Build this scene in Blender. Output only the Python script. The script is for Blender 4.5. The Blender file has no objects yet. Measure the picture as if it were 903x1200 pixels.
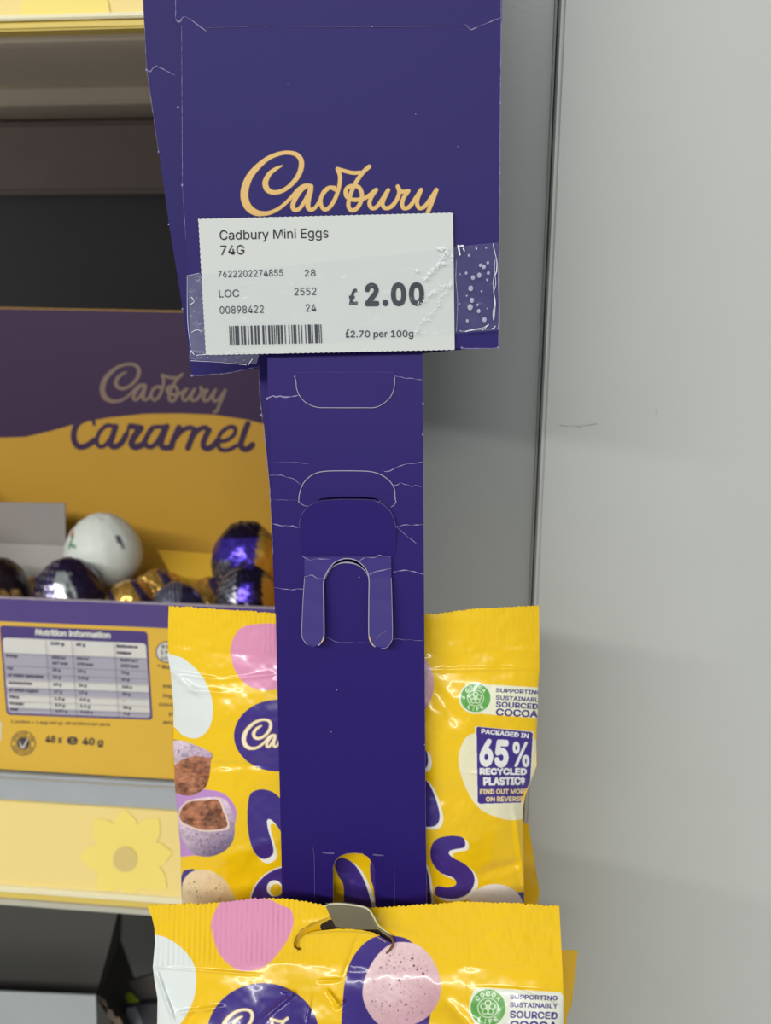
import bpy, bmesh, math, random
import numpy as np
from mathutils import Vector, Matrix
from mathutils.geometry import tessellate_polygon
random.seed(7); rng = np.random.default_rng(7)
S = bpy.context.scene; COL = S.collection
# ---------------------------------------------------------------- camera, world, lights, exposure
F, CX, CY = 1100.0, 451.5, 600.0
PITCH, YAW = math.radians(15.5), math.radians(6.0)
CAM = np.array([0.0, 0.0, 1.35])
cd = bpy.data.cameras.new('camera'); cam = bpy.data.objects.new('camera', cd); COL.objects.link(cam)
cam.location = CAM; cam.rotation_euler = (math.pi/2 - PITCH, 0, YAW)
cd.sensor_fit = 'VERTICAL'; cd.sensor_height = 36.0; cd.lens = F/1200*36
cd.clip_start = 0.01; cd.clip_end = 50
cd.dof.use_dof = True; cd.dof.focus_distance = 0.238; cd.dof.aperture_fstop = 21.0
S.camera = cam
w = bpy.data.worlds.new('shop_light'); S.world = w; w.use_nodes = True
bg = w.node_tree.nodes['Background']; bg.inputs[0].default_value = (0.86, 0.93, 1.0, 1); bg.inputs[1].default_value = 0.44
def area(name, loc, target, sx, sy, power, col=(1, 1, 1)):
    l = bpy.data.lights.new(name, 'AREA'); l.shape = 'RECTANGLE'; l.size = sx; l.size_y = sy; l.energy = power; l.color = col
    o = bpy.data.objects.new(name, l); COL.objects.link(o); o.location = loc
    o.rotation_euler = (Vector(target) - Vector(loc)).to_track_quat('-Z', 'Y').to_euler(); return o
area('ceiling_tube', (-1.1, -3.0, 3.0), (0, 0.3, 1.3), 4.6, 0.15, 180, (1.0, 0.99, 0.95))
area('far_ceiling_tube', (0.9, -3.4, 3.1), (0, 0.3, 1.3), 2.4, 0.2, 16, (0.97, 0.98, 1.0))
vs = S.view_settings; vs.view_transform = 'Standard'; vs.look = 'None'; vs.exposure = -0.53; vs.gamma = 1.0; vs.use_curve_mapping = False

# ---------------------------------------------------------------- helpers
cp, sp, cy_, sy_ = math.cos(PITCH), math.sin(PITCH), math.cos(YAW), math.sin(YAW)
FW = np.array([-sy_*cp, cy_*cp, -sp]); RT = np.array([cy_, sy_, 0.0]); UP = np.cross(RT, FW)
def ray(px, py):
    px = np.asarray(px, float)[..., None]; py = np.asarray(py, float)[..., None]
    return FW + (px-CX)/F*RT - (py-CY)/F*UP
def P(px, py, Y, k=0.0):
    """point seen at (px,py) of the photograph on the upright surface y = Y + k*z (z from eye height)"""
    d = ray(px, py); t = np.asarray(Y)[..., None]/(d[..., 1:2] - k*d[..., 2:3]) if np.ndim(Y) else Y/(d[..., 1:2]-k*d[..., 2:3])
    return CAM + d*t
def s2l(c):
    return tuple(((v/255)/12.92 if v/255 <= .04045 else (((v/255)+.055)/1.055)**2.4) for v in c)
MATS = {}
def mat(name, rgb, rough=.45, spec=.5, metal=0, var=.06, vscale=60, bump=0, bscale=400, coat=0, emit=None, attr=None, alpha=None):
    if name in MATS: return MATS[name]
    m = bpy.data.materials.new(name); m.use_nodes = True; nt = m.node_tree; b = nt.nodes['Principled BSDF']
    b.inputs['Roughness'].default_value = rough; b.inputs['Specular IOR Level'].default_value = spec
    b.inputs['Metallic'].default_value = metal; b.inputs['Coat Weight'].default_value = coat; b.inputs['Coat Roughness'].default_value = .12
    tc = nt.nodes.new('ShaderNodeTexCoord'); n = nt.nodes.new('ShaderNodeTexNoise'); n.inputs['Scale'].default_value = vscale; n.inputs['Detail'].default_value = 4
    nt.links.new(tc.outputs['Object'], n.inputs['Vector'])
    if attr:
        a = nt.nodes.new('ShaderNodeAttribute'); a.attribute_name = attr; src = a.outputs['Color']
    else:
        a = nt.nodes.new('ShaderNodeRGB'); a.outputs[0].default_value = (*s2l(rgb), 1); src = a.outputs[0]
    mr = nt.nodes.new('ShaderNodeMapRange'); mr.inputs['To Min'].default_value = 1-var; mr.inputs['To Max'].default_value = 1+var
    nt.links.new(n.outputs['Fac'], mr.inputs['Value'])
    mx = nt.nodes.new('ShaderNodeVectorMath'); mx.operation = 'SCALE'
    nt.links.new(src, mx.inputs[0]); nt.links.new(mr.outputs[0], mx.inputs['Scale']); nt.links.new(mx.outputs[0], b.inputs['Base Color'])
    if bump:
        n2 = nt.nodes.new('ShaderNodeTexNoise'); n2.inputs['Scale'].default_value = bscale; n2.inputs['Detail'].default_value = 3
        nt.links.new(tc.outputs['Object'], n2.inputs['Vector'])
        bp = nt.nodes.new('ShaderNodeBump'); bp.inputs['Strength'].default_value = 1; bp.inputs['Distance'].default_value = bump
        nt.links.new(n2.outputs['Fac'], bp.inputs['Height']); nt.links.new(bp.outputs[0], b.inputs['Normal'])
    if emit: b.inputs['Emission Color'].default_value = (*s2l(rgb), 1); b.inputs['Emission Strength'].default_value = emit
    if alpha is not None: b.inputs['Alpha'].default_value = alpha
    MATS[name] = m; return m
def newobj(name, me, mats, parent=None):
    o = bpy.data.objects.new(name, me); COL.objects.link(o)
    for m in (mats if isinstance(mats, (list, tuple)) else [mats]): me.materials.append(m)
    if parent is not None: o.parent = parent; o.matrix_parent_inverse = Matrix.Translation(-parent.location)
    return o
def mesh_np(name, verts, faces, mats, parent=None, smooth=False, midx=None):
    me = bpy.data.meshes.new(name); me.from_pydata([tuple(map(float, v)) for v in verts], [], [tuple(int(i) for i in f) for f in faces])
    if smooth: me.polygons.foreach_set('use_smooth', [True]*len(me.polygons))
    o = newobj(name, me, mats, parent)
    if midx is not None: me.polygons.foreach_set('material_index', list(midx))
    me.update(); return o
def tag(o, label=None, cat=None, group=None, kind=None):
    if label: o['label'] = label
    if cat: o['category'] = cat
    if group: o['group'] = group
    if kind: o['kind'] = kind
    return o
def thing(name, loc, label, cat, group=None):
    o = bpy.data.objects.new(name, None); COL.objects.link(o); o.location = tuple(map(float, loc)); o.empty_display_size = .01
    return tag(o, label, cat, group)
def surf(Y, k=0, off=0.0):
    return lambda x, y: P(x, y, Y-off, k)
def plate(name, outer, fn, thick, mats, parent=None, holes=(), off=0.0, tilt=None):
    """flat card: outline in photo pixels laid on surface fn, real thickness; mats[1] colours the cut edge"""
    loops = [list(outer)] + [list(h) for h in holes]
    flat = [p for l in loops for p in l]
    f = np.array([fn(p[0], p[1]) for p in flat]); f[:, 1] -= off
    if tilt is not None: f[:, 1] -= np.array([tilt(*p) for p in flat])
    b = f.copy(); b[:, 1] += thick
    tris = tessellate_polygon([[Vector((p[0], p[1], 0)) for p in l] for l in loops])
    n = len(flat); faces = [t for t in tris] + [(c+n, b_+n, a+n) for a, b_, c in tris]; mi = [0]*len(faces); base = 0
    for l in loops:
        m = len(l)
        for i in range(m):
            j = (i+1) % m; faces.append((base+i, base+j, base+j+n, base+i+n)); mi.append(1 if isinstance(mats, (list, tuple)) and len(mats) > 1 else 0)
        base += m
    return mesh_np(name, np.vstack([f, b]), faces, mats, parent, midx=mi)
def flatpoly(name, polys, fn, m, parent, off=.00012):
    if len(polys) > 1: return [flatpoly(name, [q], fn, m, parent, off) for q in polys]
    V = []; Fc = []
    for poly in polys:
        n = len(V); V += [fn(*p) for p in poly]
        Fc += [tuple(i+n for i in t) for t in tessellate_polygon([[Vector((p[0], p[1], 0)) for p in poly]])]
    V = np.array(V); V[:, 1] -= off
    return mesh_np(name, V, Fc, m, parent)
def catmull(pts, step=1.0, closed=False):
    p = np.array(pts, float); n = len(p); out = []
    for i in range(n if closed else n-1):
        if closed: a, b, c, d = p[(i-1) % n], p[i], p[(i+1) % n], p[(i+2) % n]
        else: a, b, c, d = p[max(i-1, 0)], p[i], p[i+1], p[min(i+2, n-1)]
        m = max(2, int(np.linalg.norm(c[:2]-b[:2])/step))
        for t in np.arange(m)/m:
            out.append(.5*((2*b)+(-a+c)*t+(2*a-5*b+4*c-d)*t*t+(-a+3*b-3*c+d)*t**3))
    if not closed: out.append(p[-1])
    return np.array(out)
def sm(pts, step=2.0): return [tuple(q) for q in catmull(pts, step, True)]
def ell(cx, cy, rx, ry, n=40, rot=0):
    a = np.linspace(0, 2*math.pi, n, endpoint=False); c, s = math.cos(rot), math.sin(rot)
    return [(cx+rx*math.cos(t)*c-ry*math.sin(t)*s, cy+rx*math.cos(t)*s+ry*math.sin(t)*c) for t in a]
def ribbon_geo(stroke, step=1.0, wmul=1.0, wadd=0.0):
    q = catmull(stroke, step); V = []; Fc = []
    d = np.gradient(q[:, :2], axis=0); d /= np.maximum(np.linalg.norm(d, axis=1), 1e-6)[:, None]; nrm = np.stack([-d[:, 1], d[:, 0]], 1)
    hw = np.maximum((q[:, 2]*wmul+wadd)/2, .05)
    for i in range(len(q)):
        V += [tuple(q[i, :2]+nrm[i]*hw[i]), tuple(q[i, :2]-nrm[i]*hw[i])]
        if i: Fc.append((2*i-2, 2*i-1, 2*i+1, 2*i))
    for i, sgn in ((0, -1), (len(q)-1, 1)):           # round ends
        b = len(V); V.append(tuple(q[i, :2])); a0 = math.atan2(d[i, 1]*sgn, d[i, 0]*sgn)
        for j in range(7):
            a = a0-math.pi/2+math.pi*j/6; V.append((q[i, 0]+math.cos(a)*hw[i], q[i, 1]+math.sin(a)*hw[i]))
            if j: Fc.append((b, b+j, b+j+1))
    return V, Fc
def ribbons(name, strokes, fn, m, parent, off=.00015, step=1.0, wmul=1.0, wadd=0.0, joined=False):
    if len(strokes) > 1 and not joined:
        return [ribbons(name, [q], fn, m, parent, off+4e-6*i, step, wmul, wadd) for i, q in enumerate(strokes)]
    V = []; Fc = []
    for s in strokes:
        v, f = ribbon_geo(s, step, wmul, wadd); n = len(V); V += v; Fc += [tuple(i+n for i in t) for t in f]
    A = np.array([fn(x, y) for x, y in V]); A[:, 1] -= off+np.linspace(0, 2.5e-5, len(V))
    return mesh_np(name, A, Fc, m, parent)
def crease(pts, wd=.8, jit=.8):
    out = []
    for (x0, y0), (x1, y1) in zip(pts[:-1], pts[1:]):
        n = max(1, int(math.hypot(x1-x0, y1-y0)/4))
        for i in range(n): out.append((x0+(x1-x0)*i/n+random.uniform(-jit, jit)*.5, y0+(y1-y0)*i/n+random.uniform(-jit, jit), wd*random.uniform(.3, 1.5)))
    out.append((*pts[-1], wd*.4)); return out
_tc = {}
try: SANS = bpy.data.fonts.load(bpy.utils.resource_path('LOCAL')+'/datafiles/fonts/Inter.woff2')
except Exception: SANS = None
def text_geo(s, bold=0.0, shear=0.0, space=1.0):
    key = (s, bold, shear, space)
    if key in _tc: return _tc[key]
    cu = bpy.data.curves.new('lettering', 'FONT'); cu.body = s; cu.size = 1; cu.shear = shear; cu.space_character = space; cu.resolution_u = 4
    if SANS and s != '£': cu.font = SANS
    o = bpy.data.objects.new('lettering', cu); me = bpy.data.meshes.new_from_object(o)
    me.calc_loop_triangles(); v = np.array([tuple(q.co)[:2] for q in me.vertices]).reshape(-1, 2); t = [tuple(q.vertices) for q in me.loop_triangles]
    bpy.data.objects.remove(o); bpy.data.curves.remove(cu); bpy.data.meshes.remove(me)
    if bold:
        n = len(v); cs = [(0, 0)]+[(bold*math.cos(a), bold*math.sin(a)) for a in np.arange(8)*math.pi/4]
        if bold > .03: cs += [(bold*.5*math.cos(a), bold*.5*math.sin(a)) for a in np.arange(6)*math.pi/3]
        t = [tuple(i+n*k for i in q) for k in range(len(cs)) for q in t]; v = np.concatenate([v+np.array(c) for c in cs])
    _tc[key] = (v, t); return v, t
_cap = None
def place_text(s, x0, y0, x1, y1, h, bold=0.0, shear=0.0, space=1.0):
    """text baseline from (x0,y0) to (x1,y1) in photo pixels, capital height h"""
    global _cap
    if _cap is None: _cap = text_geo('H')[0][:, 1].max()
    v, t = text_geo(s, bold, shear, space); a = v[:, 0].min(); b = v[:, 0].max(); u = (v[:, 0]-a)/(b-a)
    H = v[:, 1]/_cap*h; L = math.hypot(x1-x0, y1-y0); nx, ny = (y1-y0)/L, -(x1-x0)/L
    return np.stack([x0+u*(x1-x0)+H*nx, y0+u*(y1-y0)+H*ny], 1), t
def text_obj(name, items, fn, m, parent, off=.0002):
    if len(items) > 1: return [text_obj(name, [q], fn, m, parent, off) for q in items]
    V = []; Fc = []
    for it in items:
        v, t = place_text(*it[0], **it[1]) if isinstance(it[0], tuple) else place_text(*it)
        n = len(V); V += [tuple(q) for q in v]; Fc += [tuple(i+n for i in f) for f in t]
    A = np.array([fn(x, y) for x, y in V]); A[:, 1] -= off; nc = 15 if len(V) % 15 == 0 else 9; A[:, 1] -= 2e-6*(np.arange(len(V))//max(1, len(V)//nc))
    return mesh_np(name, A, Fc, m, parent)
def box(name, x0, x1, y0, y1, z0, z1, m, parent=None, bev=0.0):
    bm = bmesh.new(); bmesh.ops.create_cube(bm, size=1)
    for v in bm.verts: v.co = Vector(((x0+x1)/2+v.co.x*(x1-x0), (y0+y1)/2+v.co.y*(y1-y0), (z0+z1)/2+v.co.z*(z1-z0)))
    if bev: bmesh.ops.bevel(bm, geom=bm.edges[:], offset=bev, segments=3, affect='EDGES')
    me = bpy.data.meshes.new(name); bm.to_mesh(me); bm.free(); return newobj(name, me, m, parent)

# ---------------------------------------------------------------- script logo, traced as brush strokes (photo pixels of the big card)
def z1(*p): return [(275+x/7.525, 170+y/7.525, w/7.525) for x, y, w in p]
def z2(wd, *p): return [(375+x/6.02, 180+y/6.02, wd) for x, y in p]
LOGO = [
 z1((418,182,10),(370,205,28),(310,250,38),(275,310,46),(270,350,48),(290,395,46),(340,418,38),(400,410,36),(460,380,34),(520,325,38),(565,260,42),(587,190,44),(583,130,42),(550,88,38),(500,70,34),(440,68,32),(370,84,34),(290,120,38),(210,185,48),(140,265,56),(100,350,64),(85,430,66),(95,500,66),(130,560,62),(190,597,52),(250,605,40),(310,597,34),(380,565,30),(440,520,28),(500,460,30),(560,395,34),(610,362,34),(655,358,34)),
 z1((655,358,34),(600,385,34),(555,440,36),(520,500,40),(512,550,38),(535,575,34),(575,555,32),(620,490,34),(655,420,36),(672,365,38)),
 z1((672,365,40),(668,410,40),(650,480,42),(645,540,42),(665,570,34),(700,560,30),(740,510,30),(780,430,30),(830,380,32),(880,378,34)),
 z2(4.4,(110,255),(70,240),(30,265),(5,320),(10,370),(35,395),(70,375),(105,320),(130,250),(140,190),(138,150),(122,108)),
 z2(4.2,(122,108),(170,122),(230,136),(285,134)),
 z2(4.6,(346,92),(300,135),(255,200),(225,260),(205,320),(200,370),(220,400),(255,390),(285,345),(295,290),(275,240),(235,228),(195,240),(180,270),(190,305),(230,325),(290,322),(340,300),(392,258)),
 z2(4.5,(395,256),(360,310),(348,355),(365,385),(400,375),(440,320),(480,258)),
 z2(4.5,(480,258),(450,320),(440,360),(460,385),(500,375),(535,335),(555,290),(557,255),(547,232)),
 z2(4.5,(547,232),(560,262),(590,270),(622,264)),
 z2(4.5,(622,264),(590,310),(578,355),(590,385),(630,375),(670,320),(712,256)),
 z2(4.5,(712,256),(690,310),(683,350),(700,385),(740,370),(785,310),(820,256)),
 z2(4.5,(820,256),(790,340),(755,425),(735,480),(715,510),(698,505)),
]
def logo_at(x, y, s, slope=0.0, strokes=None, wm=1.0, sy=None):
    sy = sy or s
    return [[(x+(a-283)*s, y+(b-178)*sy+(a-283)*s*slope, w*s*wm) for a, b, w in st] for st in (strokes or LOGO)]

# ---------------------------------------------------------------- flat print raster (colours of the film's own ink)
class Art:
    SC = 3.0
    def __init__(s, x0, y0, x1, y1, base):
        s.x0, s.y0 = x0, y0; s.w = int((x1-x0)*s.SC); s.h = int((y1-y0)*s.SC)
        s.im = np.empty((s.h, s.w, 3), np.float32); s.im[:] = s2l(base)
    def _box(s, p):
        a = np.floor(p.min(0)).astype(int)-1; b = np.ceil(p.max(0)).astype(int)+2
        return max(a[0], 0), max(a[1], 0), min(b[0], s.w), min(b[1], s.h)
    def mask(s, poly):
        p = (np.array(poly, float)[:, :2]-(s.x0, s.y0))*s.SC; x0, y0, x1, y1 = s._box(p)
        if x1 <= x0 or y1 <= y0: return None
        X, Y = np.meshgrid(np.arange(x0, x1)+.5, np.arange(y0, y1)+.5); ins = np.zeros(X.shape, bool)
        for i in range(len(p)):
            (ax, ay), (bx, by) = p[i-1], p[i]
            if ay == by: continue
            c = ((ay > Y) != (by > Y)) & (X < (bx-ax)*(Y-ay)/(by-ay)+ax); ins ^= c
        return (y0, y1, x0, x1), ins, X/s.SC+s.x0, Y/s.SC+s.y0
    def fill(s, poly, col):
        r = s.mask(poly)
        if r is None: return
        (y0, y1, x0, x1), ins, X, Y = r; sub = s.im[y0:y1, x0:x1]
        c = col(X, Y) if callable(col) else np.array(s2l(col), np.float32)
        sub[ins] = c[ins] if callable(col) else c
    def tris(s, v, t, col):
        c = np.array(s2l(col), np.float32); p = (v-(s.x0, s.y0))*s.SC
        for a, b, d in t:
            q = p[[a, b, d]]; x0, y0, x1, y1 = s._box(q)
            if x1 <= x0 or y1 <= y0: continue
            X, Y = np.meshgrid(np.arange(x0, x1)+.5, np.arange(y0, y1)+.5); e = []
            for i in range(3):
                A, B = q[i], q[(i+1) % 3]; e.append((B[0]-A[0])*(Y-A[1])-(B[1]-A[1])*(X-A[0]))
            m = ((e[0] >= -.01) & (e[1] >= -.01) & (e[2] >= -.01)) | ((e[0] <= .01) & (e[1] <= .01) & (e[2] <= .01)); s.im[y0:y1, x0:x1][m] = c
    def text(s, col, *a, **k): s.tris(*place_text(*a, **k), col)
    def strokes(s, st, col, wadd=0):
        for q in st:
            v, f = ribbon_geo(q, .6, 1, wadd); t = []
            for g in f: t += [g[:3]] if len(g) == 3 else [(g[0], g[1], g[2]), (g[0], g[2], g[3])]
            s.tris(np.array(v), t, col)
    def dots(s, cx, cy, rx, ry, n, col, r=(.3, 1.0), clip=None):
        for _ in range(n):
            a = random.uniform(0, 6.28); q = math.sqrt(random.random())*.93; x = cx+rx*q*math.cos(a); y = cy+ry*q*math.sin(a)
            if clip is not None and not clip(x, y): continue
            rr = random.uniform(*r)*random.uniform(.5, 1); s.fill(ell(x, y, rr, rr*random.uniform(.7, 1.3), 8), col)
    def done(s):
        for ax in (0, 1): s.im = (np.roll(s.im, 1, ax)+2*s.im+np.roll(s.im, -1, ax))/4
        return s
    def sample(s, px, py):
        u = np.clip((px-s.x0)*s.SC-.5, 0, s.w-1.001); v = np.clip((py-s.y0)*s.SC-.5, 0, s.h-1.001); i = u.astype(int); j = v.astype(int); a = (u-i)[..., None]; b = (v-j)[..., None]
        I = s.im; return (I[j, i]*(1-a)+I[j, i+1]*a)*(1-b)+(I[j+1, i]*(1-a)+I[j+1, i+1]*a)*b
def vnoise(px, py, cell, seed):
    r = np.random.default_rng(seed); g = r.uniform(-1, 1, (80, 80)); u = px/cell % 78; v = py/cell % 78; i = u.astype(int); j = v.astype(int); a = u-i; b = v-j
    a = a*a*(3-2*a); b = b*b*(3-2*b); return (g[j, i]*(1-a)+g[j, i+1]*a)*(1-b)+(g[j+1, i]*(1-a)+g[j+1, i+1]*a)*b
YEL = (244, 199, 12); PUR = (62, 42, 130); PNK = (226, 150, 184); WHT = (226, 232, 228); CRM = (238, 232, 196)
def egg_shade(cx, cy, rx, ry, c0, c1, seed, amp=.1):       # a photograph of an egg printed on the film
    a, b = np.array(s2l(c0)), np.array(s2l(c1))
    def f(X, Y):
        t = np.clip(.5+.5*((X-cx)/rx*.5+(Y-cy)/ry*.8), 0, 1)**1.3; n = 1+amp*(vnoise(X, Y, 2.2, seed)+.7*vnoise(X, Y, 5, seed+1))
        return ((a*(1-t[..., None])+b*t[..., None])*n[..., None]).astype(np.float32)
    return f
def choc(X, Y):
    n = .5+.4*vnoise(X+Y*.4, Y*1.5, 4.2, 31)+.22*vnoise(X, Y, 1.6, 33)+.35*vnoise(X, Y, 8, 35); n = np.clip(n, 0, 1)[..., None]
    return (np.array(s2l((104, 58, 38)))*(1-n)+np.array(s2l((196, 128, 92)))*n).astype(np.float32)
def cocoa_badge(A, x, y, s, slope, rx=17.5, ry=16.5):
    A.fill(ell(x, y, rx*s+2, ry*s+2), (232, 238, 214)); A.fill(ell(x, y, rx*s, ry*s), (96, 168, 74)); A.fill(ell(x, y, 10*s, 9.6*s), (214, 232, 196)); A.fill(ell(x, y, 9*s, 8.6*s), (96, 168, 74))
    for i in range(5):
        a = i*1.2566-.3; A.fill(ell(x+4.2*s*math.cos(a), y+4.2*s*math.sin(a), 3.4*s, 3.2*s), (214, 232, 196)); A.fill(ell(x+4.4*s*math.cos(a), y+4.4*s*math.sin(a), 2.0*s, 1.9*s), (96, 168, 74))
    A.fill(ell(x, y, 1.8*s, 1.8*s), (214, 232, 196))
    for i, ch in enumerate('COCOA'):
        a = -math.pi/2+(i-2)*.42; X, Y = x+11.2*s*math.cos(a), y+11.2*s*math.sin(a); tx, ty = -math.sin(a), math.cos(a)
        A.text((232, 242, 214), ch, X-1.9*s*tx, Y-1.9*s*ty, X+1.9*s*tx, Y+1.9*s*ty, 3.9*s, bold=.03)
    for i, ch in enumerate('LIFE'):
        a = math.pi/2-(i-1.5)*.40; X, Y = x+14.8*s*math.cos(a), y+14.8*s*math.sin(a); tx, ty = math.sin(a), -math.cos(a); q = .6 if ch == 'I' else 1.7
        A.text((232, 242, 214), ch, X-q*s*tx, Y-q*s*ty, X+q*s*tx, Y+q*s*ty, 3.8*s, bold=.03)

# ---- print of the upper bag
A1 = Art(185, 695, 650, 1180, YEL)
A1.fill(sm([(270,762),(275,745),(287,734),(320,731),(350,740),(362,768),(347,798),(315,809),(290,803),(275,785)]), PNK)
A1.fill(sm([(186,760),(200,767),(215,772),(235,790),(247,815),(249,838),(243,856),(230,865),(215,862),(204,852),(190,845)]), WHT)
A1.fill(ell(325, 862, 51, 42, 60), PUR)
A1.strokes(logo_at(284, 843, .47), (214, 178, 96), 1.6); A1.strokes(logo_at(284, 843, .47), (248, 236, 206))
A1.fill(sm([(196,930),(220,924),(240,925),(262,930),(275,945),(276,962),(265,985),(240,1000),(222,1003),(208,1002),(196,980)]), (190, 140, 200))
A1.fill(sm([(196,872),(212,868),(228,873),(240,878),(249,884),(247,892),(246,905),(241,922),(225,932),(208,930),(196,920)]), choc)
A1.fill(sm([(196,872),(212,868),(228,873),(240,878),(248,884),(246,888),(230,886),(214,890),(204,898),(196,906)]), egg_shade(215, 880, 30, 20, (226, 206, 218), (172, 146, 172), 3, .25))
A1.dots(215, 880, 26, 8, 70, (128, 106, 140), (.4, .9), lambda x, y: y < 888-(x-225)*.1)
A1.fill(sm([(208,958),(212,945),(225,937),(245,934),(262,936),(271,948),(275,965),(273,985),(262,998),(244,1004),(226,1000),(213,982)]), egg_shade(240, 975, 34, 32, (224, 200, 216), (92, 74, 112), 5, .2))
A1.dots(246, 986, 26, 14, 90, (98, 80, 120), (.4, 1.1), lambda x, y: y > 976)
A1.fill(sm([(208.5,955),(213,945),(221,938),(240,936.5),(257,936),(263,949),(267,960),(268,971),(255,974),(238,974.5),(222,970),(212,964)]), (232, 206, 198))
A1.fill(sm([(210,955),(214,946),(222,939.5),(240,938),(255,937.5),(261,950),(265,960),(265.5,969),(254,972),(238,972.5),(223,968),(213,962.5)]), choc)
A1.fill([(240,968),(238,960),(246,950),(254,944),(256,952),(264,964),(258,969)], lambda X, Y: choc(X, Y)*.6)
A1.fill([(211,1070),(211,1030),(215,1020),(226,1018),(240,1030),(240,1070)], PUR)
A1.fill(sm([(216,1075),(213,1050),(215,1032),(226,1021),(245,1020),(262,1030),(271,1045),(277,1062),(270,1080)]), egg_shade(240, 1045, 34, 32, (238, 214, 172), (220, 186, 132), 7, .05))
A1.dots(243, 1045, 28, 22, 28, (146, 104, 70), (.4, 1.4))
M_ = [(291.5,935),(296,928),(306,925),(318,927.5),(328,935),(340,950),(350,975),(350,1010),(335,985),(326,970),(318,961),(313,961),(314,972),(318,985),(320.5,997),(318,1003),(311,1006.5),(304,1005),(297,997),(292,982),(289.5,958)]
A1.fill(sm([(x+4, y+5) for x, y in M_]), (244, 240, 230)); A1.fill(sm(M_), PUR)
A1.fill(ell(341, 1061, 49, 47), (244, 240, 230)); A1.fill(ell(339, 1062, 46, 46, 60), PUR); A1.fill(ell(321.5, 1041, 9, 9.5), (244, 240, 230)); A1.fill(ell(323.5, 1043, 7.2, 7.2), (236, 196, 30))
for dx, c in ((5, (244, 240, 230)), (0, PUR)):
    A1.fill(sm([(x+dx, y+dx*.6) for x, y in [(392,1012),(400,1005),(415,1013),(427,1033),(435,1060),(440,1100),(405,1100),(403,1060),(402,1037),(396,1026)]]), c)
    A1.fill(sm([(434+dx*.6,1010),(440+dx*.4,1006),(452,1010),(452,1100),(444,1100),(438,1045),(434,1030)]), c)
    A1.fill(sm([(x+dx*.8, y+dx*.6) for x, y in [(480,876),(497,878),(501,886),(501,896),(496,901),(480,901)]]), c)
    A1.fill(sm([(x+dx*.8, y+dx*.6) for x, y in [(475,905),(490,908),(502,918),(510,935),(515,955),(512,966),(503,969),(490,966),(475,950)]]), c)
    A1.fill(sm([(x+dx*.6, y+dx*.5) for x, y in [(480,1000),(495,1008),(501,1022),(504,1042),(505,1062),(498,1080),(480,1080)]]), c)
    A1.fill(sm([(x+dx*.8, y+dx*.6) for x, y in [(504.8,993),(512,983),(527,979.5),(541,981),(545,987),(543.5,993),(534,995),(527,997),(526,1001),(532,1006),(545,1013),(554.5,1024),(555,1037),(546,1049),(530,1053.5),(513,1051),(509,1045),(512,1038.5),(524,1040),(534,1036.5),(531,1029),(515,1022),(505,1008)]]), c)
A1.fill(ell(466, 803, 42, 46, 60, .2), egg_shade(466, 803, 42, 46, (238, 200, 208), (196, 150, 162), 9)); A1.dots(466, 803, 38, 40, 120, (120, 84, 96), (.5, 1.3))
A1.fill([(540,812),(545,803),(556,801),(636,806),(634,842),(560,836),(545,830)], (238, 236, 206)); cocoa_badge(A1, 557, 818, 1.0, .07)
for tx, b, h, e in (('SUPPORTING', 811, 4.4, 634), ('SUSTAINABLY', 819.7, 4.6, 636), ('SOURCED', 828.2, 6, 630), ('COCOA', 838, 7.6, 630)): A1.text(PUR, tx, 580.5, b, e, b+(e-580)*.055, h, bold=.03)
A1.fill(sm([(553,860),(541,873),(537,893),(545,922),(560,946),(580,957),(600,961),(618,956),(628,932),(638,900),(632,870),(590,858)]), CRM)
A1.fill([(556.5,851),(625,857.5),(622,917),(612.5,938),(612,941),(560,943.5),(558,941)], (240, 236, 226))
A1.fill([(558,853),(559.5,851.5),(622,857.8),(624,859.5),(621,916),(611.5,937),(610,940.5),(562,942),(559.5,940)], PUR)
LW = (236, 234, 232)
A1.text(LW, 'PACKAGED IN', 563.5, 859.2, 619, 865, 5, bold=.03)
A1.text(LW, '65', 561, 895.5, 595, 897.5, 28, bold=.042); A1.text(LW, '%', 600.5, 897.5, 620, 897.5, 27, bold=.02)
A1.text(LW, 'RECYCLED', 561.5, 907.3, 617, 907.6, 6.8, bold=.045); A1.text(LW, 'PLASTIC‡', 566, 919.8, 615, 919, 8.2, bold=.05)
A1.text((240, 214, 160), 'FIND OUT MORE', 562, 930.5, 618, 930, 5.2, bold=.035); A1.text((240, 214, 160), 'ON REVERSE', 569, 939.2, 613.5, 938.6, 5.2, bold=.035)
A1.fill([(600,1046),(640,1044),(640,1100),(600,1100)], PUR); A1.fill(ell(580, 1063, 33, 27), egg_shade(580, 1063, 33, 27, (240, 232, 224), (200, 190, 186), 11, .03))
A1.done()
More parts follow.
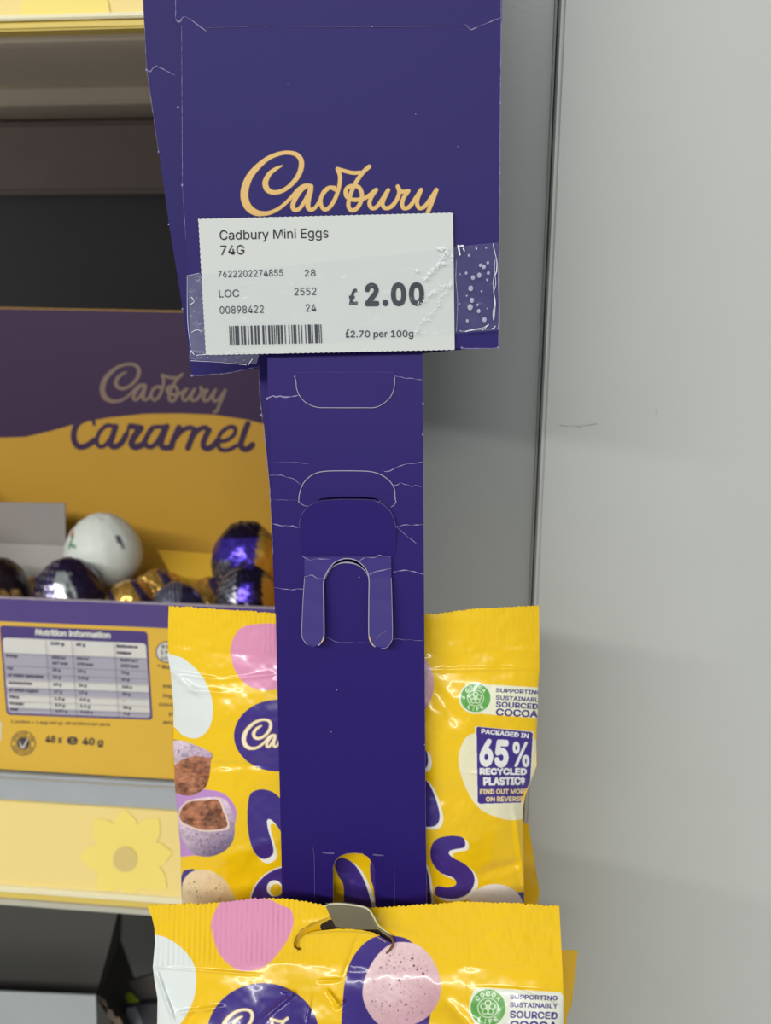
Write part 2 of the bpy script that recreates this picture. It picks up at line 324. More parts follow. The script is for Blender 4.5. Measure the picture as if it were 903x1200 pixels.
# ---- print of the lower bag
A2 = Art(160, 1040, 690, 1530, YEL)
z8 = lambda L: [(160+x/3.473, 1050+y/3.473) for x, y in L]
A2.fill(sm(z8([(345,20),(305,100),(310,160),(340,240),(400,295),(460,305),(530,280),(600,200),(636,120),(630,60),(590,38),(500,0),(400,0)])), PNK)
A2.fill(sm([(160,1090),(181,1095),(197,1100),(215,1113),(228,1133),(229,1160),(222,1182),(205,1205),(170,1215)]), WHT)
A2.fill(ell(308, 1214, 66, 62, 70), PUR); A2.strokes(logo_at(259, 1182, .52, .03), (214, 178, 96), 1.6); A2.strokes(logo_at(259, 1182, .52, .03), (248, 236, 206))
A2.fill(sm([(400,1215),(401,1180),(404,1150),(411,1126),(425,1107),(442,1097),(464,1097),(482,1104),(500,1130),(505,1180),(490,1230),(440,1260),(408,1250)]), PUR)
A2.fill(sm([(470,1104),(490,1108),(507,1125),(516,1150),(514,1172),(500,1192),(478,1202),(450,1203),(434,1190),(425,1168),(428,1145),(440,1122),(455,1108)]), egg_shade(470, 1152, 46, 50, (240, 208, 210), (206, 160, 172), 13, .05))
A2.dots(470, 1155, 42, 45, 150, (126, 88, 100), (.4, 1.1)); A2.dots(480, 1145, 38, 38, 8, (112, 78, 88), (1.4, 2.6))
A2.fill([(551,1170),(555,1160),(566,1157.5),(657,1163),(660,1168),(660,1210),(575,1212),(556,1204)], (236, 238, 222)); cocoa_badge(A2, 571.5, 1181, 1.25, .04, 16.3, 17.2)
for tx, b, h, e in (('SUPPORTING', 1170.5, 5.0, 653), ('SUSTAINABLY', 1180, 5.4, 653), ('SOURCED', 1192.5, 7.6, 653), ('COCOA', 1206, 9.6, 653)): A2.text(PUR, tx, 597, b, e, b+(e-597)*.03, h, bold=.03)
A2.fill(ell(640, 1300, 50, 70), CRM); A2.fill([(575,1228),(650,1232),(645,1320),(577,1326)], PUR)
A2.text(LW, 'PACKAGED IN', 581, 1240, 645, 1242, 6, bold=.03); A2.text(LW, '65%', 582, 1280, 645, 1282, 30, bold=.04); A2.text(LW, 'RECYCLED', 582, 1292, 644, 1292, 7.5, bold=.04); A2.text(LW, 'PLASTIC‡', 586, 1305, 642, 1305, 9, bold=.04)
A2.fill(ell(225, 1330, 46, 50), egg_shade(225, 1330, 46, 50, (228, 204, 220), (110, 90, 130), 15, .2))
for i, ch in enumerate('MINI'): A2.text((244,240,230), ch, 290+i*66+4, 1365, 290+i*66+(20 if ch == 'I' else 54)+4, 1365, 66, bold=.09); A2.text(PUR, ch, 290+i*66, 1360, 290+i*66+(20 if ch == 'I' else 54), 1360, 66, bold=.09)
for i, ch in enumerate('EGGS'): A2.text((244,240,230), ch, 306+i*66+4, 1455, 306+i*66+54, 1455, 66, bold=.09); A2.text(PUR, ch, 306+i*66, 1450, 306+i*66+50, 1450, 66, bold=.09)
A2.done()
plainA = Art(0, 0, 10, 10, (236, 190, 24)).done()

# ---------------------------------------------------------------- materials
core = mat('board_core', (208, 200, 196), .8); purple = mat('purple_card', (37, 20, 102), .48, .2, var=.05, vscale=25, bump=.00002, bscale=900)
purple2 = mat('purple_card_front', (40, 31, 100), .5, .16, var=.05, vscale=18, bump=.00002, bscale=900); purple_tab_lit = mat('purple_tab_lit', (44, 29, 116), .38, .34)  # tab purple is a lighter copy, coloured as if catching the light
gold = mat('gold_ink', (214, 172, 92), .4, .5, var=.04); worn = mat('worn_paper', (138, 128, 172), .8, var=.25, vscale=900)
paper = mat('label_paper', (206, 210, 206), .6, .3, var=.02); ink = mat('black_ink', (38, 42, 46), .6, .2)
film = mat('bag_film', YEL, .3, .5, var=.05, vscale=45, bump=.00006, bscale=260, coat=.35, attr='print')
def tapemat(name, fac):
    m = bpy.data.materials.new(name); m.use_nodes = True; nt = m.node_tree; nt.nodes.clear(); o = nt.nodes.new('ShaderNodeOutputMaterial'); t = nt.nodes.new('ShaderNodeBsdfTransparent'); p = nt.nodes.new('ShaderNodeBsdfPrincipled')
    p.inputs['Base Color'].default_value = (.62, .66, .8, 1); p.inputs['Roughness'].default_value = .12; mx = nt.nodes.new('ShaderNodeMixShader'); n = nt.nodes.new('ShaderNodeTexNoise'); n.inputs['Scale'].default_value = 140
    tc = nt.nodes.new('ShaderNodeTexCoord'); nt.links.new(tc.outputs['Object'], n.inputs['Vector']); mr = nt.nodes.new('ShaderNodeMapRange'); mr.inputs['To Min'].default_value = fac*.5; mr.inputs['To Max'].default_value = fac*1.5
    nt.links.new(n.outputs['Fac'], mr.inputs['Value']); nt.links.new(mr.outputs[0], mx.inputs[0]); b = nt.nodes.new('ShaderNodeBump'); b.inputs['Distance'].default_value = .0002; nt.links.new(n.outputs['Fac'], b.inputs['Height']); nt.links.new(b.outputs[0], p.inputs['Normal'])
    nt.links.new(t.outputs[0], mx.inputs[1]); nt.links.new(p.outputs[0], mx.inputs[2]); nt.links.new(mx.outputs[0], o.inputs['Surface']); return m
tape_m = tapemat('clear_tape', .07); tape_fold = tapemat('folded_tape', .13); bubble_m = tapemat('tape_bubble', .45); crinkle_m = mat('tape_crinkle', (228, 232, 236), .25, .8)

# ---------------------------------------------------------------- setting: fixture column, back wall, shelves
light_grey = mat('grey_powder_coat', (188, 191, 187), .5, .4, var=.03, vscale=30, bump=.00005, bscale=1200)
mid_grey = mat('grey_recess_coat', (156, 160, 159), .3, .5, var=.05, vscale=14, bump=.00002, bscale=900)
def st(o): o['kind'] = 'structure'; return o
xr = P(658, 0, .300)[0]
st(box('wall_right', xr, xr+.60, .300, .93, 0.001, 1.95, light_grey, bev=.0012))
xl = P(470, 560, .312)[0]
st(box('trim_1', xl, xr-.0004, .312, .93, 0.001, 1.95, mid_grey, bev=.001))
# light scuff marks on the column
sc = scm = thing('scuff_mark', P(680, 499, .2999), 'faint grey scuff marks on the pale grey fixture column', 'scuff')
ribbons('scuff', [crease([(655, 499), (675, 500), (700, 497)], .8, 1.0), crease([(768, 478), (770, 486)], .6, .5)], surf(.300), mat('scuff', (150, 152, 150), .7), scm, off=.0001)
dark = mat('dark_back_panel', (120, 118, 122), .5, .4, var=.1, vscale=8)
st(box('wall_back', -.80, xl-.0005, .80, .83, .001, 1.95, dark))
st(box('floor', -4, 4, -5, 1.2, -.05, 0, mat('floor_vinyl', (214, 208, 198), .4, .4, var=.05, vscale=3)))
def zat(px, py, Y): return float(P(px, py, Y)[2])
ylw = mat('yellow_insert', (246, 222, 142), .4, .4, var=.03, vscale=20); ylw2 = mat('yellow_flower_ink', (250, 228, 122), .4, .4, var=.02); flc = mat('flower_eye_ink', (224, 200, 126), .5)
steel = mat('shelf_steel', (176, 182, 188), .35, .5, metal=.2); cream_lip = mat('cream_plastic', (240, 232, 196), .3, .6); under = mat('shelf_underside', (226, 214, 198), .45, .4, var=.08, vscale=10)
XR = xl-.004
# upper shelf
ys = .392; zt0 = zat(80, 21, ys); zt1 = zat(80, 35, ys)
up = thing('upper_shelf', (-.3, ys, zt1), 'upper steel shelf with yellow shelf edge strip above the display box', 'shelf')
box('shelf_deck', -.78, XR, ys+.012, .799, zt1+.018, zt1+.022, under, up); box('edge_insert', -.78, XR, ys, ys+.003, zt0+.001, zt0+.052, ylw, up, .0004)
box('edge_lip', -.78, XR, ys-.002, ys+.004, zt0-.0008, zt0+.0012, cream_lip, up, .0005); box('lower_edge_strip', -.78, XR, ys-.001, ys+.010, zt1, zt0-.001, mat('yellow_lip', (222, 196, 96), .35), up, .0008)
zb = zat(80, 72, ys+.04)
box('front_lip', -.78, XR, ys+.014, ys+.018, zt1-.001, zt1+.018, under, up, .0005)
for i, (ya, dz) in enumerate(((.45, .007), (.62, .012))): box('cross_brace', -.78, XR, ya, ya+.03, zt1+.018-dz, zt1+.018, under, up, .002)
flatpoly('flower_print', [[(25,6),(32,-6),(45,-30),(90,-40),(118,-25),(128,5),(130,19),(26,20)]], surf(ys), ylw2, up, off=.0006)
# beams seen on the back panel
zb0 = zat(80, 228, .78); zb1 = zt1+.016
bb = box('back_rail', -.79, XR, .770, .7995, zb0, zb1, mat('back_rail_grey', (176, 160, 156), .4, .5), None, .004); tag(bb, 'dark grey horizontal rail on the back panel under the upper shelf', 'rail')
# lower shelf
yl = .374; zl0 = zat(80, 914, yl); zl1 = zat(80, 941, yl); zl2 = zat(80, 1043, yl); zl3 = zat(80, 1056, yl)
lo = thing('lower_shelf', (-.3, yl, zl3), 'lower steel shelf carrying the display box, pale yellow flower strip on its edge', 'shelf')
zdk = zat(80, 906, .378)-.0008; box('shelf_deck', -.78, XR, yl+.0065, .799, zdk-.003, zdk, mat('deck_gap_shade', (70, 70, 68), .6), lo); box('shelf_edge', -.78, XR, yl+.001, yl+.006, zl1-.002, zl0, steel, lo, .0012); box('edge_rib', -.78, XR, yl-.0015, yl+.003, zl0-.004, zl0-.001, steel, lo, .0008)  # deck coloured dark to stand for the shadow gap below the display box
box('edge_insert', -.78, XR, yl-.0005, yl+.002, zl2, zl1-.001, ylw, lo, .0003); box('edge_lip', -.78, XR, yl-.003, yl+.003, zl2-.002, zl2+.0012, cream_lip, lo, .0008)
box('lower_edge_strip', -.78, XR, yl-.0015, yl+.003, zl3, zl2-.0022, mat('yellow_lip', (222, 196, 96), .35), lo, .0008); box('bottom_lip', -.78, XR, yl-.003, yl+.004, zl3-.003, zl3, mat('grey_plastic', (190, 188, 172), .4), lo, .0008)
pet = []
for a0, r in ((-90, 58), (-128, 60), (-178, 54), (-50, 62), (-8, 56), (35, 60), (75, 45), (128, 50)):
    a = math.radians(a0); c, s = math.cos(a), math.sin(a); q = [(0, -13), (r*.5, -18), (r*.8, -12), (r, 0), (r*.8, 12), (r*.5, 18), (0, 13)]
    pet.append([(147+x*c-y*s, min(1006+x*s+y*c, 1040+.085*(147+x*c-y*s-80)-1)) for x, y in q])
for i, pz in enumerate(pet): flatpoly('petal_print', [pz], surf(yl-.0005), ylw2, lo, off=.0003+.00002*i)
flatpoly('flower_eye', [ell(147, 1006, 14, 15)], surf(yl-.0005), flc, lo, off=.0007)
floor_z = .75

# ---------------------------------------------------------------- display box with foil eggs
fyel = mat('box_yellow', (226, 182, 66), .42, .4, var=.03); fpur = mat('box_purple', (84, 68, 130), .42, .4); dpur = mat('box_purple_shaded', (62, 42, 72), .5, .3, var=.05, vscale=12); gry = mat('box_grey_board', (172, 168, 164), .7); gold_dim = mat('shaded_gold', (128, 108, 92), .6)  # back panel purple and logo gold are dimmed for the shade inside the box
yf = .378; yb = .520
dbx = thing('display_box', P(120, 905, yf+.04), 'open yellow and purple counter display box holding foil wrapped eggs on the lower shelf', 'box')
zfb = zat(80, 906, yf); A_ = P(-60, 700, yf); B_ = P(345, 716, yf); zft = zat(80, 703.5, yf); xbl, xbr = -.30, float(B_[0])
def up_poly(pts): return pts
pl = thing; 
def wplate(name, pts, y, th, m, parent):
    f = np.array([[x, y, z] for x, z in pts]); b = f+(0, th, 0); n = len(pts); t = tessellate_polygon([[Vector((x, z, 0)) for x, z in pts]])
    return mesh_np(name, np.vstack([f, b]), [q for q in t]+[(c+n, b2+n, a+n) for a, b2, c in t]+[(i, (i+1) % n, (i+1) % n+n, i+n) for i in range(n)], m, parent)
dfp = box('front_panel', xbl, xbr, yf, yf+.0012, zfb, zft, fyel, dbx)
sf = surf(yf)
box('top_band', xbl, xbr, yf-.00006, yf-.00001, zat(80, 731.5, yf), zft-.0002, fpur, dfp)
box('worn_rim', xbl, xbr, yf-.0004, yf+.0014, zft-.0002, zft+.0003, mat('rim_paper', (170, 160, 170), .8, var=.3, vscale=300), dbx)
box('side_panel', xbl, xbl+.0012, yf+.0013, yb-.001, zfb, zft+.02, fyel, dbx); box('side_panel', xbr-.0012, xbr, yf+.0013, yb-.001, zfb, zft+.012, fyel, dbx)
box('box_floor', xbl+.0013, xbr-.0013, yf+.0013, yb-.001, zfb, zfb+.001, fyel, dbx)
bkout = [(-300,352),(-20,360),(180,364),(300,366),(322,372),(330,420),(338,520),(345,700),(350,880),(-300,850)]
bkw = [P(x, y, yb) for x, y in bkout]; zbf = zfb
byel = mat('box_yellow_shaded', (192, 148, 52), .45, .4, var=.03)  # box yellow darkened in colour for the shade under the upper shelf
dbp = wplate('back_panel', [(float(p[0]), max(float(p[2]), zbf)) for p in bkw], yb, .0005, byel, dbx)
sb = surf(yb)
flatpoly('purple_header', [[(-300,354),(-20,361),(180,365),(300,367),(321,373),(329,420),(334,505),(318,499),(290,492),(250,486),(210,484.5),(170,485),(130,489),(95,495),(60,505),(30,512),(0,513),(-60,512),(-300,512)]], sb, dpur, dbp, off=.00004)
ribbons('logo_print', logo_at(118, 425, .64, .03, sy=.62), sb, gold_dim, dbp, off=.00015, wadd=.5)
za = lambda wd, *p: [(75+x/7.525, 480+y/7.525, wd) for x, y in p]; zc = lambda wd, *p: [(185+x/6.689, 480+y/6.689, wd) for x, y in p]
CAR = [za(4,(265,130),(258,95),(225,75),(170,90)), za(7,(170,90),(115,130),(88,200),(90,270),(120,320),(170,328),(230,300),(265,270)),
 za(5,(450,150),(380,140),(320,190),(290,260),(300,315),(345,325),(400,270),(455,165)), za(7,(455,150),(430,230),(410,300),(440,328),(500,300),(550,220)),
 za(4,(550,230),(575,140)), za(7,(585,145),(680,160)), za(8,(675,165),(620,240),(595,300),(630,330),(690,310)), za(5,(690,310),(730,230),(780,160),(880,150)), za(6,(780,160),(730,240),(715,300),(760,330),(820,290),(880,180)),
 zc(7,(70,130),(35,220),(25,280),(60,300),(110,290)), zc(7,(165,140),(125,230),(100,300)), zc(6,(120,240),(190,165),(250,140),(290,160)), zc(7,(290,155),(265,220),(235,300)), zc(6,(255,240),(310,165),(370,140),(400,165)),
 zc(7,(400,160),(370,220),(355,280),(385,305),(430,285),(470,240)), zc(5,(470,250),(540,240),(600,190),(600,140),(550,140),(490,190),(470,260),(490,310),(550,315),(620,280)), zc(7,(705,110),(670,200),(650,280),(680,310),(715,300),(740,275))]
ribbons('name_print', CAR, sb, dpur, dbp, off=.00012)
# inner dividers
dv = thing('paper', (0,0,0), None, None) if False else None
ydv = .488
plate('divider_flap', [(-60,588),(76,590),(77,640),(77,712),(-60,708)], surf(ydv), .001, mat('divider_grey', (150, 144, 142), .7), dbx)
lf = np.array([P(-60, 634, ydv-.002), P(80, 640, ydv-.002), P(78, 712, .452), P(-60, 708, .452)]); mesh_np('folded_flap', np.vstack([lf, lf+(0, .0005, -.001)]), [(0,1,2,3),(7,6,5,4),(0,4,5,1),(1,5,6,2),(2,6,7,3),(3,7,4,0)], gry, dbx)
rf = np.array([P(184, 644, .508), P(262, 650, .508), P(262, 712, .470), P(222, 712, .470)]); mesh_np('inner_tuck_flap', np.vstack([rf, rf+(0, .0005, -.001)]), [(0,1,2,3),(7,6,5,4),(0,4,5,1),(1,5,6,2),(2,6,7,3),(3,7,4,0)], mat('flap_yellow', (222, 178, 56), .45), dbx)
# print on the front panel
tq = np.array([(1, 734), (171, 741), (177, 842), (9, 836)], float)
def T(u, v): return tuple((tq[0]*(1-u)+tq[1]*u)*(1-v)+(tq[3]*(1-u)+tq[2]*u)*v)
def rrect(u0, v0, u1, v1, r=.025):
    pts = []
    for cu, cv, a0 in ((u1-r, v0+r*1.6, -90), (u1-r, v1-r*1.6, 0), (u0+r, v1-r*1.6, 90), (u0+r, v0+r*1.6, 180)):
        for i in range(5): a = math.radians(a0+i*22.5); pts.append(T(cu+r*math.cos(a), cv+r*1.6*math.sin(a)))
    return pts
wht = mat('table_white', (216, 214, 208), .5); lil = mat('table_lilac', (172, 168, 182), .5); tpu = mat('table_purple', (76, 60, 122), .5); txt = mat('print_text', (66, 56, 84), .6); btx = mat('print_dark', (74, 62, 60), .6)
flatpoly('nutrition_table', [rrect(-.008, -.012, 1.01, 1.015)], sf, tpu, dfp, off=0.000080); flatpoly('table_ground', [rrect(.006, .128, .995, .99)], sf, wht, dfp, off=0.000112)
rows = [(.30, .44), (.44, .53), (.53, .605), (.695, .775), (.93, .985)]
flatpoly('table_band', [[T(.008, a), T(.993, a), T(.993, b), T(.008, b)] for a, b in rows], sf, lil, dfp, off=0.000144)
lines = [[(*T(.008, v), .35), (*T(.993, v), .35)] for v in (.30, .44, .53, .605, .695, .775, .85, .93)] + [[(*T(u, .13), .4), (*T(u, .985), .4)] for u in (.31, .49, .78)]
ribbons('table_rule', lines, sf, txt, dfp, off=.0011, step=40)
def tt(s, u, v, h, wd, **k): a = T(u, v-.014); return ((s, a[0], a[1], a[0]+wd, a[1]+wd*.045, h), dict(bold=.045, **k))
text_obj('table_heading', [tt('Nutrition information', .235, .092, 6.4, 88)], sf, wht, dfp, off=0.000192)
items = [tt('100 g', .335, .20, 3.4, 16), tt('40 g', .51, .20, 3.4, 11), tt('Reference', .79, .20, 3.2, 25), tt('intakes', .79, .275, 3.2, 17)]
tab = [('Energy', '2034 kJ', '814 kJ', '8400 kJ /', .36), ('', '487 kcal', '195 kcal', '2000 kcal', .425), ('Fat', '25 g', '10 g', '70 g', .505), ('of which saturates', '15 g', '5.8 g', '20 g', .585), ('Carbohydrate', '60 g', '24 g', '260 g', .67), ('of which sugars', '47 g', '19 g', '90 g', .755), ('Fibre', '1.2 g', '0.5 g', '-', .835), ('Protein', '3.9 g', '1.6 g', '50 g', .91), ('Salt', '0.37 g', '0.15 g', '6 g', .975)]
for a, b, c, d, v in tab:
    if a: items.append(tt(a, .02, v, 3.0, len(a)*2.35))
    for s_, u in ((b, .335), (c, .51), (d, .81)): items.append(tt(s_, u, v, 3.0, max(1.5, len(s_)*2.35)))
text_obj('table_text', items, sf, txt, dfp, off=0.000208)
text_obj('small_print', [(('1 portion = 1 egg (40 g). 48 portions per pack.', 13, 847, 130, 850.5, 3.2), dict(bold=.02)), (('48 x', 53, 869.5, 73, 870.5, 7.4), dict(bold=.04)), (('e', 78, 871.5, 91, 872.3, 11), dict(bold=.03)), (('40 g', 96, 872, 121, 873.5, 7.4), dict(bold=.04)),
  (('*Re', 184, 783, 201, 784, 4), dict(bold=.02)), (('Milk', 191, 806, 205, 807, 4), dict(bold=.02)), (('ingr', 191, 817, 205, 818, 4), dict(bold=.02)), (('cocoa', 186, 827, 208, 828, 4), dict(bold=.02)), (('pas', 198, 838, 212, 839, 4), dict(bold=.02)), (('emul', 191, 848, 208, 849, 4), dict(bold=.02))], sf, btx, dfp, off=0.000064)
ring = lambda cx, cy, r, wd: [[(x, y, wd) for x, y in ell(cx, cy, r, r, 28)]+[(cx+r, cy, wd)]]
ribbons('round_mark', ring(27.4, 871, 14, 1.0)+ring(27.4, 871, 8.6, .8), sf, btx, dfp, off=0.000064)
flatpoly('mark_centre', [ell(27.4, 871, 7.4, 7.4)], sf, btx, dfp, off=0.000064); ribbons('mark_tick', [[(23, 869, .8), (26.5, 876, 2.0), (33, 865, .8)]], sf, wht, dfp, off=0.000112)
rt = []
for w_, a0, sg in (('APPROVED FOR', -2.9, 1), ('VEGETARIANS', 2.85, -1)):
    for i, ch in enumerate(w_):
        if ch == ' ': continue
        a = a0+sg*i*.24; r = 10 if sg > 0 else 12.6; X, Y = 27.4+r*math.cos(a), 871+r*math.sin(a); tx, ty = -math.sin(a)*sg, math.cos(a)*sg; rt.append(((ch, X-1.1*tx, Y-1.1*ty, X+1.1*tx, Y+1.1*ty, 2.6), dict(bold=.03)))
text_obj('mark_lettering', rt, sf, btx, dfp, off=0.000080)
flatpoly('round_claim', [ell(195, 764, 11.5, 12.5)], sf, wht, dfp, off=0.000064); ribbons('claim_ring', ring(195, 764, 12, 1.2), sf, btx, dfp, off=0.000096)
text_obj('claim_text', [(('814', 189, 759.5, 203, 760, 4), dict(bold=.02)), (('195', 188, 766, 202, 766.5, 4), dict(bold=.02)), (('10%', 188, 773, 202, 773.5, 4), dict(bold=.02))], sf, txt, dfp, off=0.000128)
flatpoly('edge_white_print', [[(-6, 846), (1.5, 846), (1, 868), (-6, 868)]], sf, wht, dfp, off=0.000064)

# foil eggs -------------------------------------------------
foil = mat('egg_foil', (90, 70, 150), .26, .6, metal=.7, var=.08, vscale=80, bump=.0006, bscale=120, coat=.2, attr='print')
def egg(px, py, Y, rpx, cfn, label, rot=(0, 0, 0), elong=1.13, group='foil wrapped eggs in the display box', crink=.03, fm=None):
    c = P(px, py, Y); d = ray(px, py); t = Y/d[1]; r = rpx/F*t; nu, nv = 72, 44; V = []; C_ = []; Fc = []
    R = Matrix.Rotation(rot[2], 3, 'Z') @ Matrix.Rotation(rot[1], 3, 'Y') @ Matrix.Rotation(rot[0], 3, 'X'); sd = random.randint(0, 999)
    for j in range(nv+1):
        th = math.pi*j/nv
        for i in range(nu):
            ph = 2*math.pi*i/nu; n = Vector((math.sin(th)*math.cos(ph), math.sin(th)*math.sin(ph), math.cos(th))); u = np.array([n.x*9+40+sd]); v = np.array([n.y*9+40+n.z*7]); k = 1+crink*float(vnoise(u, v, 1.6, 4)[0])*.6+crink*.5*float(vnoise(u, v, .7, 5)[0])
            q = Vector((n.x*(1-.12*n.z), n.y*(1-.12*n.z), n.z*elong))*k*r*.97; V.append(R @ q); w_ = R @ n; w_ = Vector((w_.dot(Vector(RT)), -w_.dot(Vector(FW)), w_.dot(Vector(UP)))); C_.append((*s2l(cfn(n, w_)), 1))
            if j: a = (j-1)*nu; b = j*nu; Fc.append((a+i, b+i, b+(i+1) % nu, a+(i+1) % nu))
    me = bpy.data.meshes.new('foil_egg'); me.from_pydata(V, [], Fc); me.polygons.foreach_set('use_smooth', [True]*len(me.polygons))
    at = me.color_attributes.new('print', 'FLOAT_COLOR', 'POINT'); at.data.foreach_set('color', np.array(C_, np.float32).ravel()); o = newobj('foil_egg', me, fm or foil); o.location = tuple(map(float, c)); return tag(o, label, 'chocolate egg', group)
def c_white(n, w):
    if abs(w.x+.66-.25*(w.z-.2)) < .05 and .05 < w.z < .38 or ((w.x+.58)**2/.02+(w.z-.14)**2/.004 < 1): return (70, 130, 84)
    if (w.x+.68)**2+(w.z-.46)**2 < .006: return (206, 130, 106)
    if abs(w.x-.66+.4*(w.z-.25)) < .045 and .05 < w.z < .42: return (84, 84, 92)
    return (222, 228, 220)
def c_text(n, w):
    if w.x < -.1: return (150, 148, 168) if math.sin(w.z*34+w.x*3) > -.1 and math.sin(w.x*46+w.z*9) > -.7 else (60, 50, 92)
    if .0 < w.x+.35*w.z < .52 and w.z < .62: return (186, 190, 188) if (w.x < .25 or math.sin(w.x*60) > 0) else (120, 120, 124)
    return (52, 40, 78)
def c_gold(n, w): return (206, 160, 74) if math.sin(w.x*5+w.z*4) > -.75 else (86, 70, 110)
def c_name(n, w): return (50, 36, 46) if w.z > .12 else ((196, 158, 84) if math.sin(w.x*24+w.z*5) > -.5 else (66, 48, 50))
def c_purp(n, w):  # bright purple patch paints the foil's reflection over a dark base
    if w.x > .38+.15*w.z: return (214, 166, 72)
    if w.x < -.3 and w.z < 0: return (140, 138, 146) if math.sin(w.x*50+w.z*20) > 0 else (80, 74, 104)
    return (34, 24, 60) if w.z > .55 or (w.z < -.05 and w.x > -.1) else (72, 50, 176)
def c_purp2(n, w): return (150, 150, 158) if (w.x < -.25 and math.sin(w.z*40-w.x*18) > -.3) else ((70, 48, 176) if abs(w.x-.1) < .22 and math.sin(w.z*7) > -.2 else (36, 26, 64) if w.x < .6 else (206, 160, 80))  # the bright purple patch is a reflection put into the colour
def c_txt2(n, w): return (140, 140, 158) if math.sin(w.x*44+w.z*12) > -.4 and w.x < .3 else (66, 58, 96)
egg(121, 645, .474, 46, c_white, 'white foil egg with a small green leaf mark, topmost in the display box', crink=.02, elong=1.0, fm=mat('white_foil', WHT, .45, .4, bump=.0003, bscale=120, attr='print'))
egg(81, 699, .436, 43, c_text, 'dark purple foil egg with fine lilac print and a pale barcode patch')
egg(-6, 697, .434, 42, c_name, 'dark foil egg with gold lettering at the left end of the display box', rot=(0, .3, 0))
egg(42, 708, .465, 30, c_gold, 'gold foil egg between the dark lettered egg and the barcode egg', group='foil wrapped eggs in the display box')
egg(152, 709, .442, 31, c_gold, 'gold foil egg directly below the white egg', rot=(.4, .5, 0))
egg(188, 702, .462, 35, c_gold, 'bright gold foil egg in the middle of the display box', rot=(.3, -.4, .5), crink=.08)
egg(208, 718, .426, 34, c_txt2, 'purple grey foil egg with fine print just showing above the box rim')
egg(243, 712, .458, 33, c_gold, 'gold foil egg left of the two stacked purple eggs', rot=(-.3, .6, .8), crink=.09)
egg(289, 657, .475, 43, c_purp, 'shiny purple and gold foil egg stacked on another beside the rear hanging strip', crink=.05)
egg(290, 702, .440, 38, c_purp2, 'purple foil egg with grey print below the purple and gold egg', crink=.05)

# ---------------------------------------------------------------- goods under the lower shelf
bk = mat('dark_carton', (70, 69, 66), .5, .4, var=.06); brn = mat('torn_board', (128, 112, 96), .8, var=.2, vscale=200)
dc = thing('dark_carton', P(60, 1160, .46), 'dark grey carton with a slanted side under the lower shelf', 'box')
plate('front_panel', [(-120,1050),(142,1052),(128,1110),(112,1168),(112,1260),(-120,1250)], surf(.44), .002, bk, dc)
sp_ = np.array([P(142,1052,.4425), P(112,1168,.4425), P(150,1230,.4425), P(140,1100,.60), P(165,1170,.60)]); mesh_np('side_panel', np.vstack([sp_, sp_+(0.001, 0, -.001)]), [(0,1,3),(1,4,3),(1,2,4),(5,8,6),(6,8,9),(6,9,7)], mat('carton_side', (48, 42, 38), .6), dc)
ribbons('torn_edge', [crease([(110,1162),(122,1176),(133,1192),(140,1212)], 4, 1.5), crease([(128,1186),(136,1198),(146,1212)], 9, 2)], surf(.438), brn, dc)
gc = plate('shelf_card', [(-100,1158),(112,1167),(116,1290),(-100,1285)], surf(.42), .001, mat('pale_card', (164, 170, 172), .5)); tag(gc, 'pale blue grey card in front of the dark carton under the lower shelf', 'card')
gp = thing('green_packet', P(170, 1190, .50), 'small pale packet with a green corner, in shadow beside the hanging bags', 'packet')
plate('packet_front', [(146,1178),(188,1176),(188,1300),(148,1300)], surf(.50), .02, mat('packet_dark', (62, 62, 72), .5), gp); plate('packet_label', [(148,1182),(158,1180),(166,1196),(166,1240),(148,1240)], surf(.499), .001, mat('packet_pale', (150, 156, 168), .5), gp)
plate('green_corner', [(147,1166),(152,1163),(163,1174),(150,1176)], surf(.499), .001, mat('packet_green', (146, 168, 40), .5), gp); plate('packet_flap', [(150,1150),(188,1140),(188,1175),(160,1175)], surf(.505), .002, mat('packet_flap', (104, 98, 96), .6), gp)
st(box('wall_lower', -.80, xl-.0005, .70, .72, .001, zl0-.02, mat('dark_bay', (58, 58, 56), .6)))

# ---------------------------------------------------------------- rear hanging strip (header card + strip) and its bags
KC, KS = .10, .16
YR = .262
rear = thing('clip_strip', P(250, 200, YR, KC), 'rear purple hanging card strip, skewed behind the printed one, mostly hidden', 'clip strip', 'purple clip strips')
sr = surf(YR, KC)
plate('header_card', [(146,-340),(167,0),(172,80),(186,178),(198,263),(214,362),(225,441),(303,432),(548,409),(560,-340)] if 1 else [(548,409),(303,432),(225,441),(214,362),(196,250),(186,178),(172,82)], sr, .0006, [purple2, core], rear)
ribbons('fold_nick', [crease([(172,82),(176,84),(183,77),(205,88)], 1.2, .4)], sr, worn, rear)
ribbons('fold_nick', [crease([(167,-20),(172,80),(186,178)], .5, .2), crease([(225,440),(262,438),(303,430)], .7, .3)], sr, worn, rear)
plate('strip', [(296,380),(470,380),(482,560),(490,760),(497,990),(330,990),(324,760),(316,570),(303,432)], surf(YR-.0012, KS), .0006, [purple, core], rear)
ribbons('edge_wear', [crease([(303,428),(305,470)], .6, .2), crease([(305,470),(311,520),(316,570),(320,650)], .7, .3)], surf(YR-.0012, KS), worn, rear)
flatpoly('worn_spot', [ell(186, 178, 1, 1.4, 8), ell(198, 263, 1.2, 1.2, 8), ell(214, 362, 1, 1.4, 8), ell(225, 440, 1.8, 1.4, 8), ell(260, 438, 1.2, .9, 8), ell(172, 82, 1.6, 1.2, 8)], sr, worn, rear, off=.0003)
flatpoly('worn_spot', [ell(306, 486, 1.8, 1.2, 8)], surf(YR-.0012, KS), worn, rear, off=.0003)

